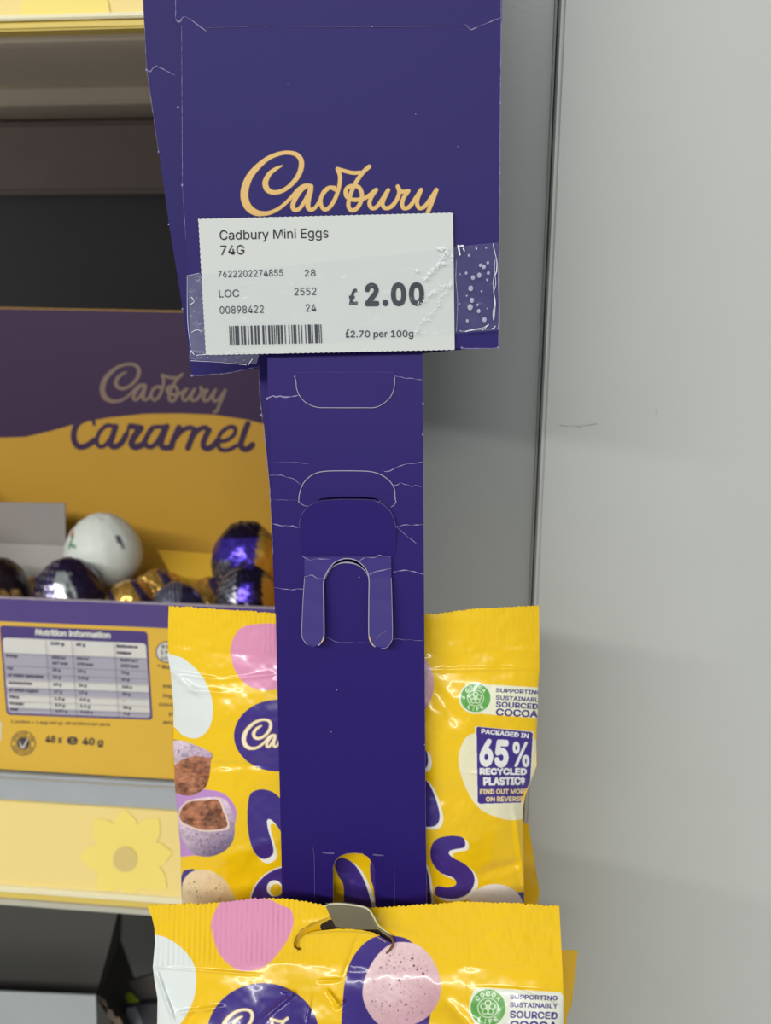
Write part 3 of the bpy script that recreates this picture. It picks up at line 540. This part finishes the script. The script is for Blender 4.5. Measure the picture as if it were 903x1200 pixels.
def smooth(a, b, x): t = np.clip((x-a)/(b-a), 0, 1); return t*t*(3-2*t)
def make_bag(bag, art, topc, leftc, rightc, pyb, Yf, bulge, wr, nx, rows, hole=None, back=.012, serr=1.5):
    s = np.linspace(0, 1, nx); tx, tyy = zip(*topc); ly, lx = zip(*leftc); ry, rx = zip(*rightc)
    pxt = np.interp(0, [0, 1], [0, 1]); L0 = np.interp(tyy[0], ly, lx); R0 = np.interp(tyy[-1], ry, rx); px0 = L0+(R0-L0)*s
    top0 = np.interp(px0, tx, tyy); top = top0 + serr*(np.abs(((px0/5.4) % 1)-.5)*2-.5)*(1+.4*vnoise(px0, px0*0, 9, 2)) + serr*.5*vnoise(px0, px0*0+3, 4, 8)
    t = np.asarray(rows)[:, None]; py = top[None, :]*(1-t)+pyb*t; l = np.interp(py, ly, lx); r = np.interp(py, ry, rx); px = l+(r-l)*s[None, :]
    ss = np.broadcast_to(s[None, :], px.shape); v = py-top0[None, :]
    Y0 = Yf(px, py); Yd = Y0 - bulge(ss, v, px, py) - wr(px, py, v, ss)
    d = ray(px, py); k = KS; tt_ = Yd/(d[..., 1]-k*d[..., 2]); V = CAM+d*tt_[..., None]
    H, W = px.shape; I = np.arange(H*W).reshape(H, W); q = np.stack([I[:-1, :-1], I[1:, :-1], I[1:, 1:], I[:-1, 1:]], -1).reshape(-1, 4)
    if hole is not None:
        cx = (px[:-1, :-1]+px[1:, 1:])/2; cyy = (py[:-1, :-1]+py[1:, 1:])/2; ins = np.zeros(cx.shape, bool)
        for i in range(len(hole)):
            (ax, ay), (bx, by) = hole[i-1], hole[i]
            if ay != by: ins ^= ((ay > cyy) != (by > cyy)) & (cx < (bx-ax)*(cyy-ay)/(by-ay)+ax)
        q = q[~ins.ravel()]
    col = art.sample(px, py)
    def mk(name, V, q, C_):
        me = bpy.data.meshes.new(name); me.vertices.add(len(V)); me.vertices.foreach_set('co', V.astype(np.float32).ravel()); me.loops.add(len(q)*4); me.loops.foreach_set('vertex_index', q.astype(np.int32).ravel())
        me.polygons.add(len(q)); me.polygons.foreach_set('loop_start', np.arange(0, len(q)*4, 4, dtype=np.int32)); me.polygons.foreach_set('use_smooth', np.ones(len(q), bool)); me.update(calc_edges=True)
        at = me.color_attributes.new('print', 'FLOAT_COLOR', 'POINT'); at.data.foreach_set('color', np.concatenate([C_.reshape(-1, 3), np.ones((len(V), 1))], 1).astype(np.float32).ravel()); return newobj(name, me, film, bag)
    mk('front_film', V.reshape(-1, 3), q, col)
    st_ = max(1, W//60); sr_ = max(1, H//60); ii = np.unique(np.append(np.arange(0, H, sr_), H-1)); jj = np.unique(np.append(np.arange(0, W, st_), W-1))
    pb = px[np.ix_(ii, jj)]; qb = py[np.ix_(ii, jj)]; sb_ = ss[np.ix_(ii, jj)]; vb = v[np.ix_(ii, jj)]; H, W = pb.shape
    top_pull = .0006; Yb_ = Yf(pb, qb)+top_pull*np.minimum(1, np.minimum(sb_, 1-sb_)*20)+back*np.clip(4*sb_*(1-sb_), 0, 1)**.6*smooth(45, 130, vb)*(1-smooth(.8, 1, (qb-qb.min())/(qb.max()-qb.min())))
    d = ray(pb, qb); Vb = CAM+d*(Yb_/(d[..., 1]-k*d[..., 2]))[..., None]; I = np.arange(H*W).reshape(H, W); q2 = np.stack([I[:-1, :-1], I[:-1, 1:], I[1:, 1:], I[1:, :-1]], -1).reshape(-1, 4)
    mk('back_film', Vb.reshape(-1, 3), q2, np.broadcast_to(np.array(s2l((236, 190, 24))), (H*W, 3)).astype(np.float32))
def rows_fine(frac_fine, n_fine, n_coarse): return np.concatenate([np.linspace(0, frac_fine, n_fine, endpoint=False), np.linspace(frac_fine, 1, n_coarse)])
def fold(px, py, x0, y0, x1, y1, wd, amp):
    L = math.hypot(x1-x0, y1-y0); ux, uy = (x1-x0)/L, (y1-y0)/L; a = (px-x0)*ux+(py-y0)*uy; b = (px-x0)*-uy+(py-y0)*ux
    return amp*np.exp(-(b/wd)**2)*smooth(-L*.1, L*.25, a)*(1-smooth(L*.75, L*1.1, a))
flat0 = lambda px, py, v, s: .0002*vnoise(px, py, 18, 3)
# rear bags: only their right margins show
GRP = 'yellow snack bags on the clip strips'
rb = thing('snack_bag', P(560, 1000, .275, KS), 'yellow snack bag behind the upper one, only its right edge showing', 'snack bag', GRP)
make_bag(rb, plainA, [(240,952),(600,958),(620,966)], [(950,240),(1200,245)], [(960,618),(1010,626),(1045,632),(1060,630),(1200,632)], 1170, lambda x, y: .290+0*x, lambda s, v, x, y: .006*np.sin(np.pi*np.clip(s, 0, 1))*smooth(20, 70, v), flat0, 120, np.linspace(0, 1, 80), back=.004)
rb2 = thing('snack_bag', P(600, 1150, .275, KS), 'yellow snack bag behind the lower one, only its right edge showing', 'snack bag', GRP)
make_bag(rb2, plainA, [(260,1108),(600,1110),(678,1114)], [(1100,255),(1500,260)], [(1112,677),(1140,674),(1180,669),(1190,664),(1240,662),(1500,665)], 1480, lambda x, y: .268+0*x, lambda s, v, x, y: .003*np.sin(np.pi*np.clip(s, 0, 1))*smooth(20, 70, v), flat0, 120, np.linspace(0, 1, 80), back=.006)

# ---------------------------------------------------------------- upper bag behind the strip
YS = .242
b1 = thing('snack_bag', P(415, 720, YS+.006, KS), 'upper yellow snack bag hanging behind the strip, recycled plastic badge fully visible', 'snack bag', GRP)
def w1(px, py, v, s):
    seal = 1-smooth(44, 52, v); w_ = seal*(.00009*np.sin(2*np.pi*px/5.6)*(.5+.6*vnoise(px, py, 30, 12))*(1-.75*smooth(380, 440, px))+.00016*vnoise(px, py, 11, 6)+.00005*vnoise(px, py*.4, 4, 61))
    w_ += (1-seal)*(.0006*vnoise(px, py, 44, 21)+.00030*vnoise(px, py, 19, 22)+.00008*vnoise(px, py, 7, 23))
    for f in ((198,788,258,797,3,.0006),(258,797,322,790,2.5,.0004),(198,785,235,815,4,.0008),(215,808,262,812,3.5,.0006),(205,900,320,895,5,-.0005),(505,785,632,783,2.5,.0004),(500,800,540,850,10,-.0010),(545,905,628,912,2,.0004),(560,1025,612,1010,6,-.0010),(602,945,618,1060,4,.0007),(585,900,628,948,7,-.0006),(240,1010,330,985,8,.0005)): w_ = w_+fold(px, py, *f)
    return w_
make_bag(b1, A1, [(198,710),(240,713),(290,716),(322,719),(400,721),(497,720.5),(530,717),(560,713),(600,711.5),(631,710)],
  [(700,198),(728,197),(768,196.5),(790,200),(830,203),(880,202),(930,205.5),(990,211),(1060,213),(1170,216)], [(700,631),(785,632),(800,630.5),(830,630),(870,628),(897,628.5),(915,622),(932,615),(950,612),(1000,613),(1060,614),(1170,616)], 1170,
  lambda x, y: YS+.0125+0*x, lambda s, v, x, y: .0050*np.clip(1-np.abs(2*s-1)**5, 0, 1)+.0045*(np.clip(4*s*(1-s), 0, 1)**.6)*smooth(40, 130, v)*(1-.6*np.exp(-((x-412)/110)**2)), w1, 620, rows_fine(.78, 500, 40), back=.006)

# ---------------------------------------------------------------- front hanging strip: header card, strip, tabs
YC = .239
front = thing('clip_strip', P(400, 100, YC, KC), 'front purple hanging card strip with gold script logo on its header card', 'clip strip', 'purple clip strips')
fc = surf(YC, KC); fs = surf(YS, KS)
hd = [(200,-340),(206,20),(209,26),(213,24),(212,58),(213.5,125),(214.5,220),(218,280),(223,410),(540,408.5),(584,408),(584.5,300),(586,120),(586.5,28),(588,24),(589,-340)]
fhc = plate('header_card', hd, fc, .0006, [purple2, core], front)
ribbons('fold_nick', [crease([(206,22),(209,26),(216,20),(222,22),(242,37)], 1.0, .3), crease([(545,29),(552,35),(586,21)], 1.0, .3)], fc, worn, fhc)
ribbons('fold_line', [crease([(243,33),(300,31),(430,32),(545,31)], .5, .2)], fc, mat('fold_tone', (46, 38, 96), .5), fhc)  # faint fold line across the header card
ribbons('edge_wear', [crease([(587,-20),(587,28),(586,120),(585,250),(584,406)], .7, .15), crease([(206,-20),(206,22)], .6, .2), crease([(213,30),(214,220),(218,280)], .45, .2), crease([(541,408.5),(584,408)], .7, .3)], fc, mat('edge_lilac', (120, 114, 176), .6), fhc)
flatpoly('worn_spot', [ell(209, 126, 1.3, 1.6, 8), ell(213.8, 217, 1.2, 1.6, 8), ell(586, 121, 1, 1.8, 8), ell(585.5, 203, 1, 1.4, 8), ell(583.5, 407, 1.6, 1.4, 8), ell(541, 407.5, 1.4, 1.2, 8), ell(337.5, 99, .8, .8, 8), ell(487, 134, .7, .7, 8), ell(436, 31.5, 1.2, .8, 8), ell(536, 172, .6, .6, 8)], fc, worn, fhc, off=.0003)
ribbons('logo_outline', LOGO, fc, mat('logo_edge', (122, 86, 60), .5), fhc, off=.00003, wadd=1.3)  # thin brown outline printed around the gold strokes
ribbons('logo_print', LOGO, fc, gold, fhc, off=.0001)
# the strip and its hole at the lower tab
arch = [(390,1120),(390,1016),(393,1008),(398,1003),(406,1000),(415,999.3),(424,1000),(431,1004),(436,1011),(439,1020),(440,1060),(440,1120)]
gap = [(382,677),(385,667),(392,659),(400,654.5),(407,653),(416,654.5),(425,660),(431,669),(433,678),(433,684),(432,678),(428,670),(421,663.5),(413,660),(406,659),(398,660),(390,664),(384,671),(381,681)]
fst = plate('strip', [(311.5,300),(313,400),(313.5,462),(312.5,467),(315,470),(318,560),(321,640),(323,720),(326,860),(329.5,1000),(332,1150),(501,1150),(500,1060),(498.5,960),(497.5,800),(496.5,660),(495.8,560),(495.2,480),(495,400),(494,300)], fs, .0006, [purple, core], front, holes=[arch, gap, [(370,588),(376,584),(390,582.3),(410,581.8),(428,582.3),(440,584),(446,588)]])
cutm = mat('cut_edge', (166, 158, 176), .7, var=.2, vscale=500); fade = mat('dim_edge', (96, 82, 136), .6, var=.2, vscale=300)
U = [(345.5,441),(347,447),(348,456),(353,466),(361,473),(372,477),(385,477.5),(425,477.5),(440,477),(450,472),(458,464),(462,453),(462.5,442)]
plate('upper_flap', [(346,436)]+U+[(463,436)], fs, .0002, [purple, cutm], front, off=.00025)
ribbons('cut_edge', [[(x, y, .8) for x, y in U]], fs, cutm, fst, off=.0004)
A_1 = [(350,588),(351,578),(355,567),(362,559),(371,554),(382,552),(400,551.5),(425,551.8),(437,553),(448,557),(457,564),(462,573),(463,584),(464,588)]
ribbons('cut_edge', [[(x, y, .9) for x, y in A_1], [(464,588,.7),(461,592,.7),(458,594,.4)], [(350,588,.6),(356,592,.5),(361,593,.3)]], fs, cutm, fst, off=.0002)
A_2 = [(352,617),(352,610),(355,601),(361,593),(370,587),(382,585),(400,584),(425,584),(440,585),(450,590),(458,598),(462,607),(464.5,617)]
plate('middle_flap', A_2+[(463,652),(354,652)], fs, .0008, [purple, fade], front, off=.0011, tilt=lambda x, y: .0012*(652-y)/68-.0009)
dark_in = mat('gap_shadow_board', (40, 30, 60), .9)
ribbons('cut_edge', [[(x, y, .5) for x, y in A_2[:5]], [(x, y, .5) for x, y in A_2[8:]]], lambda x, y: fs(x, y)-np.array([0, .0014+.0012*(652-y)/68-.0009, 0]), fade, fst, off=0)
TAB = [(357.2,651.5),(358,675),(356.8,700),(356.2,735),(358,743),(363,749),(369.5,751.7),(376,749.5),(381,744),(382,738),(381,705),(380.3,684),(381.5,674),(386,665),(392,658),(400,654),(407,652.8),(416,654.2),(424,659),(430,666),(433,676),(433.2,700),(433.8,737),(436,745),(441,751),(448.5,753),(455,751.5),(460,745),(461.2,737),(460,700),(459,675),(458.5,651.5)]
tl = lambda x, y: .0002+.0026*np.clip((y-651)/100, 0, 1)**1.3
tab = plate('hook_tab', TAB, fs, .0005, [purple_tab_lit, fade], front, off=.0009, tilt=tl)
tsf = lambda x, y: fs(x, y)-np.array([0, .0009+tl(x, y), 0])
ribbons('cut_edge', [[(x, y, .6) for x, y in TAB[1:6]], [(x, y, 1.1) for x, y in TAB[7:14]], [(x, y, 1.0) for x, y in TAB[13:25]], [(x, y, .5) for x, y in TAB[25:31]]], tsf, cutm, tab, off=.0001)
ribbons('cut_edge', [[(381.5,677,.9),(386,668,1.0),(392,662.5,1.0),(400,659.5,1.2),(407,659,1.4),(416,660.5,1.1),(424,665,1.0),(430,672,.9),(433,680,.8)]], fs, cutm, fst, off=.0003)
ribbons('board_curl', [[(382,738,.4),(381,743,1.4),(378,748,.5)], [(434,738,.4),(435.5,744,1.6),(439,750,.4)]], tsf, mat('raw_board', (206, 178, 128), .8), tab, off=.0002)
cr = [crease([(313,466),(320,464),(332,465),(350,463)], 1.5, 1), crease([(463,441),(475,443),(495,445)], .7, .5), crease([(316,556),(330,557),(345,562),(352,567)], .7, .8), crease([(450,552),(460,550),(470,545),(495,541)], .9, 1), crease([(462,568),(470,566),(482,569),(496,569)], .8, 1),
 crease([(320,614),(335,616),(351,617)], .9, .8), crease([(464,616),(480,615),(496,614)], .9, .8), crease([(465,617),(475,626),(488,637)], .7, .6), crease([(322,688),(340,690),(357,690)], .8, .6), crease([(461,670),(475,668),(485,669),(497,673)], .9, .6), crease([(380,745),(395,752),(440,753)], .35, .4), crease([(461,748),(475,749),(496,750)], .3, .4), crease([(317,542),(340,541),(362,543)], .3, .5), crease([(320,585),(348,586)], .3, .4)]
ribbons('crease', cr, fs, worn, fst, off=.0003)
ribbons('crease', [crease([(355,650),(365,655),(372,653),(388,654)], .7, .6), crease([(422,655),(430,651),(437,652),(445,649),(458,651)], .7, .5), crease([(358,673),(367,672),(374,675),(381,675)], .8, .5), crease([(434,671),(440,668),(450,666),(459,664)], 1.0, .5), crease([(443,742),(447,737),(455,733)], .6, .4)], tsf, worn, tab, off=.0002)
flatpoly('worn_spot', [ell(313, 467, 1.8, 1.6, 8), ell(495.5, 473, 1.2, 1.6, 8), ell(495, 509, .9, 1.3, 8), ell(345.5, 441, 1, 1.2, 8), ell(443, 741.5, 1.5, 1, 8), ell(394.6, 808, .8, .8, 8), ell(388, 857, .8, .6, 8), ell(421, 676, .8, .6, 8), ell(497.5, 872, .8, .8, 8)], fs, worn, fst, off=.0003)
ribbons('cut_edge', [[(366,992,.4),(368,1000,.5),(368.5,1030,.5),(369,1062,.4)], [(461.5,1001,.4),(462,1030,.4),(462.5,1062,.4)], [(x, y, .45) for x, y in arch[1:10]]], fs, fade, fst, off=.0002)
ribbons('slit', [[(378.5,998.2,2.0),(385,998.8,2.2),(391,999.2,1.8)], [(437.5,1000.8,1.6),(443,1001.3,1.8),(449,1001.6,1.4)]], fs, fade, fst, off=.0003)

# ---------------------------------------------------------------- price label and tape
YP = YC-.0011
fp = surf(YP, KC)
le = [(232, 257)]; 
top = [(232+i*3, 256.5-.0247*i*3+(.5 if i % 2 else -.2)) for i in range(0, 100)]; right = [(530.5, 249.5), (531.5, 330), (532.5, 409.5)]
bot = [(532-i*3, 409.8+.0213*i*3+(.5 if i % 2 else -.2)) for i in range(0, 97)]; left = [(241-(y_-0)*9/54, 415-y_*3+0) for y_ in range(0, 53)]
left = [(x+(.4 if i % 2 else -.3), y) for i, (x, y) in enumerate(left)]
lab = thing('price_label', P(380, 410, YP, KC), 'white shelf price label reading two pounds, taped to the front header card', 'price label')
lp = plate('paper', top+right+bot+left, fp, .0002, paper, lab)
L1 = [(('Cadbury Mini Eggs', 257.6, 281, 384.7, 278.3, 11), {}), (('74G', 258.5, 298.8, 286.4, 298.0, 11), {}), (('7622202274855', 255.4, 325.2, 331.6, 323.4, 8), {}), (('28', 356.8, 323.9, 369.7, 323.6, 8), {}),
 (('LOC', 256.6, 348.4, 280.2, 347.8, 8.6), {}), (('2552', 344.8, 346, 370.5, 345.5, 8.6), {}), (('00898422', 257.6, 367.6, 309, 366.4, 8.6), {}), (('24', 358.1, 365, 370.5, 364.7, 8.6), {}), (('£', 405, 395.2, 409.4, 395.1, 7.4), dict(bold=.012)), (('2.70 per 100g', 410.6, 395.1, 484, 394.6, 7.6), dict(bold=.008)),
 (('£', 408.8, 356.6, 419.1, 356.4, 13), dict(bold=.03)), (('2.00', 427.5, 357.2, 497, 356.2, 23.6), dict(bold=.04, space=1.12))]
text_obj('price_text', L1, fp, ink, lp, off=.0002)
# thirteen digit bar code
Lc = ['0001101','0011001','0010011','0111101','0100011','0110001','0101111','0111011','0110111','0001011']; par = {'7': 'LGLGLG'}
num = '7622202274855'; bits = '101'
for i, dgt in enumerate(num[1:7]):
    c = Lc[int(dgt)]; bits += c if par['7'][i] == 'L' else ''.join('1' if b == '0' else '0' for b in c)[::-1]
bits += '01010'
for dgt in num[7:]: bits += ''.join('1' if b == '0' else '0' for b in Lc[int(dgt)])
bits += '101'; bars = []; i = 0
while i < len(bits):
    if bits[i] == '1':
        j = i
        while j < len(bits) and bits[j] == '1': j += 1
        xa, xb = 268.4+i*1.137, 268.4+j*1.137-.1; bars.append([(xa, 382-(xa-268)*.018), (xb, 382-(xb-268)*.018), (xb+.9, 404-(xb-268)*.018), (xa+.9, 404-(xa-268)*.018)]); i = j
    else: i += 1
flatpoly('bar', bars, fp, ink, lp, off=.0002)
# tape
def sheet(name, quad, fn, off, m, parent, nx=80, ny=40, amp=.00012, seed=1):
    q = np.array(quad, float); u, v = np.meshgrid(np.linspace(0, 1, nx), np.linspace(0, 1, ny)); p = (q[0]*(1-u[..., None])+q[1]*u[..., None])*(1-v[..., None])+(q[3]*(1-u[..., None])+q[2]*u[..., None])*v[..., None]
    A = P(p[..., 0], p[..., 1], YC-0.0, KC); A[..., 1] -= off+amp*vnoise(p[..., 0], p[..., 1], 8, seed)+amp*.6*vnoise(p[..., 0], p[..., 1], 3, seed+5); I = np.arange(nx*ny).reshape(ny, nx)
    return mesh_np(name, A.reshape(-1, 3), np.stack([I[:-1, :-1], I[1:, :-1], I[1:, 1:], I[:-1, 1:]], -1).reshape(-1, 4), m, parent, smooth=True)
tp = thing('clear_tape', P(560, 386, YP, KC), 'wrinkled clear sticky tape holding the price label, bubbly over its right end', 'tape')
sheet('tape_film', [(220.5, 322.5), (584.5, 284), (586, 386.5), (224, 412)], fp, .0017, tape_m, tp, 180, 60, .00010, 3)
sheet('tape_patch', [(220.5, 322.5), (236, 320), (243, 415), (224.5, 412)], fp, .0006, tape_fold, tp, 20, 50, .0002, 5)
sheet('tape_fold', [(223.5, 410), (305, 413), (301, 426.5), (224.5, 421)], fp, .0008, tape_fold, tp, 60, 14, .0002, 9)
tf = surf(YP-.0010, KC)
w2 = lambda pts, wd: [(x, y, wd*random.uniform(.5, 1.4)) for x, y in pts]
z9 = lambda L: [(480+x/7.5, 260+y/7.5) for x, y in L]
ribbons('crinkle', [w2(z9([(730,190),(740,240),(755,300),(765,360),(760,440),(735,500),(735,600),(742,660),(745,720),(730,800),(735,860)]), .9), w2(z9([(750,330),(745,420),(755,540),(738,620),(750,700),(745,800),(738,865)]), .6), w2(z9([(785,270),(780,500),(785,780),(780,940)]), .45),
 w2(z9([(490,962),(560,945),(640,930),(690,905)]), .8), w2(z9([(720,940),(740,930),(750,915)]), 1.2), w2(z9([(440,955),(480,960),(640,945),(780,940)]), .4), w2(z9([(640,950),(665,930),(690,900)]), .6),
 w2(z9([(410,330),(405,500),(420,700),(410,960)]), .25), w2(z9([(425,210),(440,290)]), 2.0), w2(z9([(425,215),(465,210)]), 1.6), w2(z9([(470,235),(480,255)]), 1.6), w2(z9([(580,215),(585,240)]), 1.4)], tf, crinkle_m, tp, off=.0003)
def scr(pts, wd, n): # broken crinkles on the label
    out = []
    for _ in range(n):
        i = random.randrange(len(pts)-1); t = random.random(); x = pts[i][0]*(1-t)+pts[i+1][0]*t; y = pts[i][1]*(1-t)+pts[i+1][1]*t; a = math.atan2(pts[i+1][1]-pts[i][1], pts[i+1][0]-pts[i][0])+random.gauss(0, .6); l = random.uniform(1, 4)
        x += random.gauss(0, .9); y += random.gauss(0, .9); out.append([(x, y, .2), (x+l/2*math.cos(a), y+l/2*math.sin(a), wd*random.uniform(.4, 1.2)), (x+l*math.cos(a), y+l*math.sin(a), .2)])
    return out
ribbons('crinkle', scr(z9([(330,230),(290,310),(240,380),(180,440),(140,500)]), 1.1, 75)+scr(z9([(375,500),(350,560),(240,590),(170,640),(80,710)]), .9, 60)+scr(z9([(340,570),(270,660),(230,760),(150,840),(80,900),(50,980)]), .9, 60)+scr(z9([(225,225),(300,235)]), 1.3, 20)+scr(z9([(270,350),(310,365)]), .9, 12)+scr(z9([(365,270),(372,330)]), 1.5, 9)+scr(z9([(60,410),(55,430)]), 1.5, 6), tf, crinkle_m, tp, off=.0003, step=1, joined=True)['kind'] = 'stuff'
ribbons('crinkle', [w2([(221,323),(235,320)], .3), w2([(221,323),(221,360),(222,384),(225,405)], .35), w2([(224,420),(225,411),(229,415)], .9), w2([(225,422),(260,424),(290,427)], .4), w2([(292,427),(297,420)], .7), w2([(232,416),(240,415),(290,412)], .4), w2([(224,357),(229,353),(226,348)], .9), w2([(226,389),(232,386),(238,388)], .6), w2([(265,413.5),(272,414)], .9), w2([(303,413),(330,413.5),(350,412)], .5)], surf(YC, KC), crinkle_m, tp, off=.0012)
bub = [(610,470,20),(535,585,22),(555,490,18),(650,395,18),(620,382,14),(685,360,12),(690,450,14),(545,690,20),(530,750,24),(605,785,16),(655,860,20),(630,610,9),(500,650,7),(595,730,10),(505,870,12),(520,295,11),(440,458,6),(670,230,7),(495,450,12),(680,510,10),(680,762,6),(435,720,7)]
for x, y, r in bub:
    X, Y = 480+x/7.5, 260+y/7.5; bm = bmesh.new(); bmesh.ops.create_uvsphere(bm, u_segments=14, v_segments=8, radius=1)
    c = tf(X, Y); rr = r/7.5/F*.235
    for v in bm.verts: v.co = Vector((v.co.x*rr, v.co.y*rr*.22, v.co.z*rr*1.1))+Vector(c)
    for f in bm.faces: f.smooth = True
    me = bpy.data.meshes.new('bubble'); bm.to_mesh(me); bm.free(); newobj('bubble', me, bubble_m, tp)

# ---------------------------------------------------------------- lower bag in front of the strip, torn hanging slot, board tongue through it
b2 = thing('snack_bag', P(415, 1075, .236, KS), 'lower yellow snack bag in front of the strip end, torn slot, speckled pink egg print', 'snack bag', GRP)
slot = [(344,1110),(344.5,1103),(347,1096),(353,1089),(364,1082.5),(378,1077),(386,1074),(393,1077),(400,1083),(425,1086),(439,1087),(447,1088),(455,1095),(461,1101),(460,1106),(452,1101),(444,1096),(436,1092.5),(424,1090),(408,1088.5),(395,1088.5),(380,1090),(367,1092),(358,1095),(352,1100),(350.5,1108),(354,1112),(350,1114)]
def w22(px, py, v, s):
    seal = 1-smooth(68, 78, v); w_ = seal*(.00013*np.sin(2*np.pi*px/6.1+.02*(py-1060))*(.6+.4*vnoise(px, py, 30, 12))*smooth(400, 330, px)+.00010*vnoise(px, py, 9, 16)+.0004*vnoise(px, py, 60, 17)+.00006*vnoise(px, py*.35, 4, 62)+.00012*vnoise(px, py, 12, 63)*smooth(400, 450, px))
    w_ += (1-seal)*(.0010*vnoise(px, py, 46, 41)+.00022*vnoise(px, py, 19, 42)+.00004*vnoise(px, py, 7, 43))
    for f in ((180,1133,300,1142,1.8,.0005),(182,1135,205,1200,2.5,.0010),(205,1188,262,1180,3,.0009),(300,1200,345,1163,3,.0010),(330,1160,347,1165,2.5,.0008),(372,1150,400,1148,2,.0005),(383,1160,398,1180,2.5,.0010),(392,1182,404,1172,2.5,.0009),(240,1170,200,1230,5,-.0008),(365,1165,358,1200,2,.0004),(420,1095,400,1150,3,-.0004),(345,1085,400,1079,6,.0006),(560,1157,655,1162,2,.0003),(605,1160,655,1178,2,.0007),(520,1170,560,1210,8,-.0008)): w_ = w_+fold(px, py, *f)
    return w_
make_bag(b2, A2, [(173,1062),(200,1059),(240,1059),(300,1053),(330,1052.5),(368,1058),(380,1061),(432,1064),(500,1060),(540,1056.5),(600,1058),(655,1062)],
  [(1050,172),(1063,173),(1075,178),(1088,181),(1105,181.5),(1133,179),(1150,181),(1170,184.5),(1200,184),(1300,180),(1520,184)], [(1050,654),(1062,655),(1100,657),(1160,660),(1200,660),(1300,664),(1520,655)], 1520,
  lambda x, y: .2325+0*x, lambda s, v, x, y: .0005+.0005*np.clip(1-np.abs(2*s-1)**6, 0, 1)+.0125*(np.clip(4*s*(1-s), 0, 1)**.6)*smooth(60, 190, v)*(1-smooth(.93, 1.0, v/460)), w22, 700, rows_fine(.34, 240, 110), hole=slot, back=.0)
f2 = surf(.2322-.0010, KS)
brown = mat('foil_lining', (120, 84, 58), .4, .5, var=.2, vscale=300, metal=.3); olive = mat('tongue_board', (112, 106, 84), .55, var=.12, vscale=60)
ribbons('torn_curl', [[(441,1083,1.0),(450,1090,2.2),(458,1096,3.0),(461,1103,3.4),(458,1110,3.2),(453,1115,2.0)]], f2, brown, b2, off=.0006)
ribbons('torn_rim', [[(348,1113,1.0),(351,1111,.8)], [(349,1107,.7),(352,1099,.6),(358,1094,.6),(368,1091.5,.6),(395,1089.5,.5),(425,1090.5,.5),(440,1094,.6),(452,1101,.7)], [(343.5,1104,.8),(346,1096,.7),(354,1088,.7),(366,1083,.6),(384,1077,.6)]], f2, mat('torn_yellow', (212, 176, 60), .5), b2, off=.0009)
ribbons('slot_lining', [[(350,1114,10),(346,1103,14),(362,1088,16),(384,1082,18)]], surf(.2322+.0012, KS), mat('slot_brown', (176, 116, 76), .6, var=.25, vscale=300), b2, off=0)
ribbons('slot_inside', [[(380,1086,10),(392,1084,14),(420,1087,12),(456,1101,12)]], surf(.2322+.0009, KS), mat('slot_dark', (44, 30, 20), .8), b2, off=0)
# tongue: part of the front strip, pushed forward through the slot
tu, tv = 24, 10; V = []; Fc = []
for j in range(tv+1):
    v = j/tv
    for i in range(tu+1):
        u = i/tu; tx = 381+u*51; ty = 1060.5+u*4.5-3.0*math.sin(math.pi*u); bx = 393+u*49; by = 1086+u*3+1.5*math.sin(math.pi*u)
        x = tx*(1-v)+bx*v+(4*v*(1-v) if u > .5 else -2*v*(1-v)); y = ty*(1-v)+by*v; V.append(P(x, y, .2318-.0030-.0028*math.sin(math.pi*.5*(1-v)), KS))
        if i and j: a = j*(tu+1)+i; Fc.append((a-tu-2, a-1, a, a-tu-1))
V = np.array(V); n = len(V); Fc2 = Fc+[tuple(k+n for k in f[::-1]) for f in Fc]
mesh_np('board_tongue', np.vstack([V, V+(0, .0004, .0002)]), Fc2, olive, front, smooth=True)
def tsurf(x, y): return P(x, y, .2318-.0060, KS)
ribbons('tongue_edge', [[(381,1061,1.2),(388,1058.5,1.8),(400,1058.3,2.0),(415,1060,2.0),(426,1062,2.0),(433,1066,2.0),(438,1074,1.8),(443,1083,1.6),(450,1089,1.4),(458,1094,.9)]], tsurf, mat('tongue_rim', (204, 196, 168), .6), front, off=.0003, step=.8)
ribbons('tongue_edge', [[(434,1070,2.5),(440,1082,3.5),(448,1091,3.0),(456,1097,1.5)]], tsurf, mat('tongue_green', (120, 116, 66), .5), front, off=.0001, step=.8)
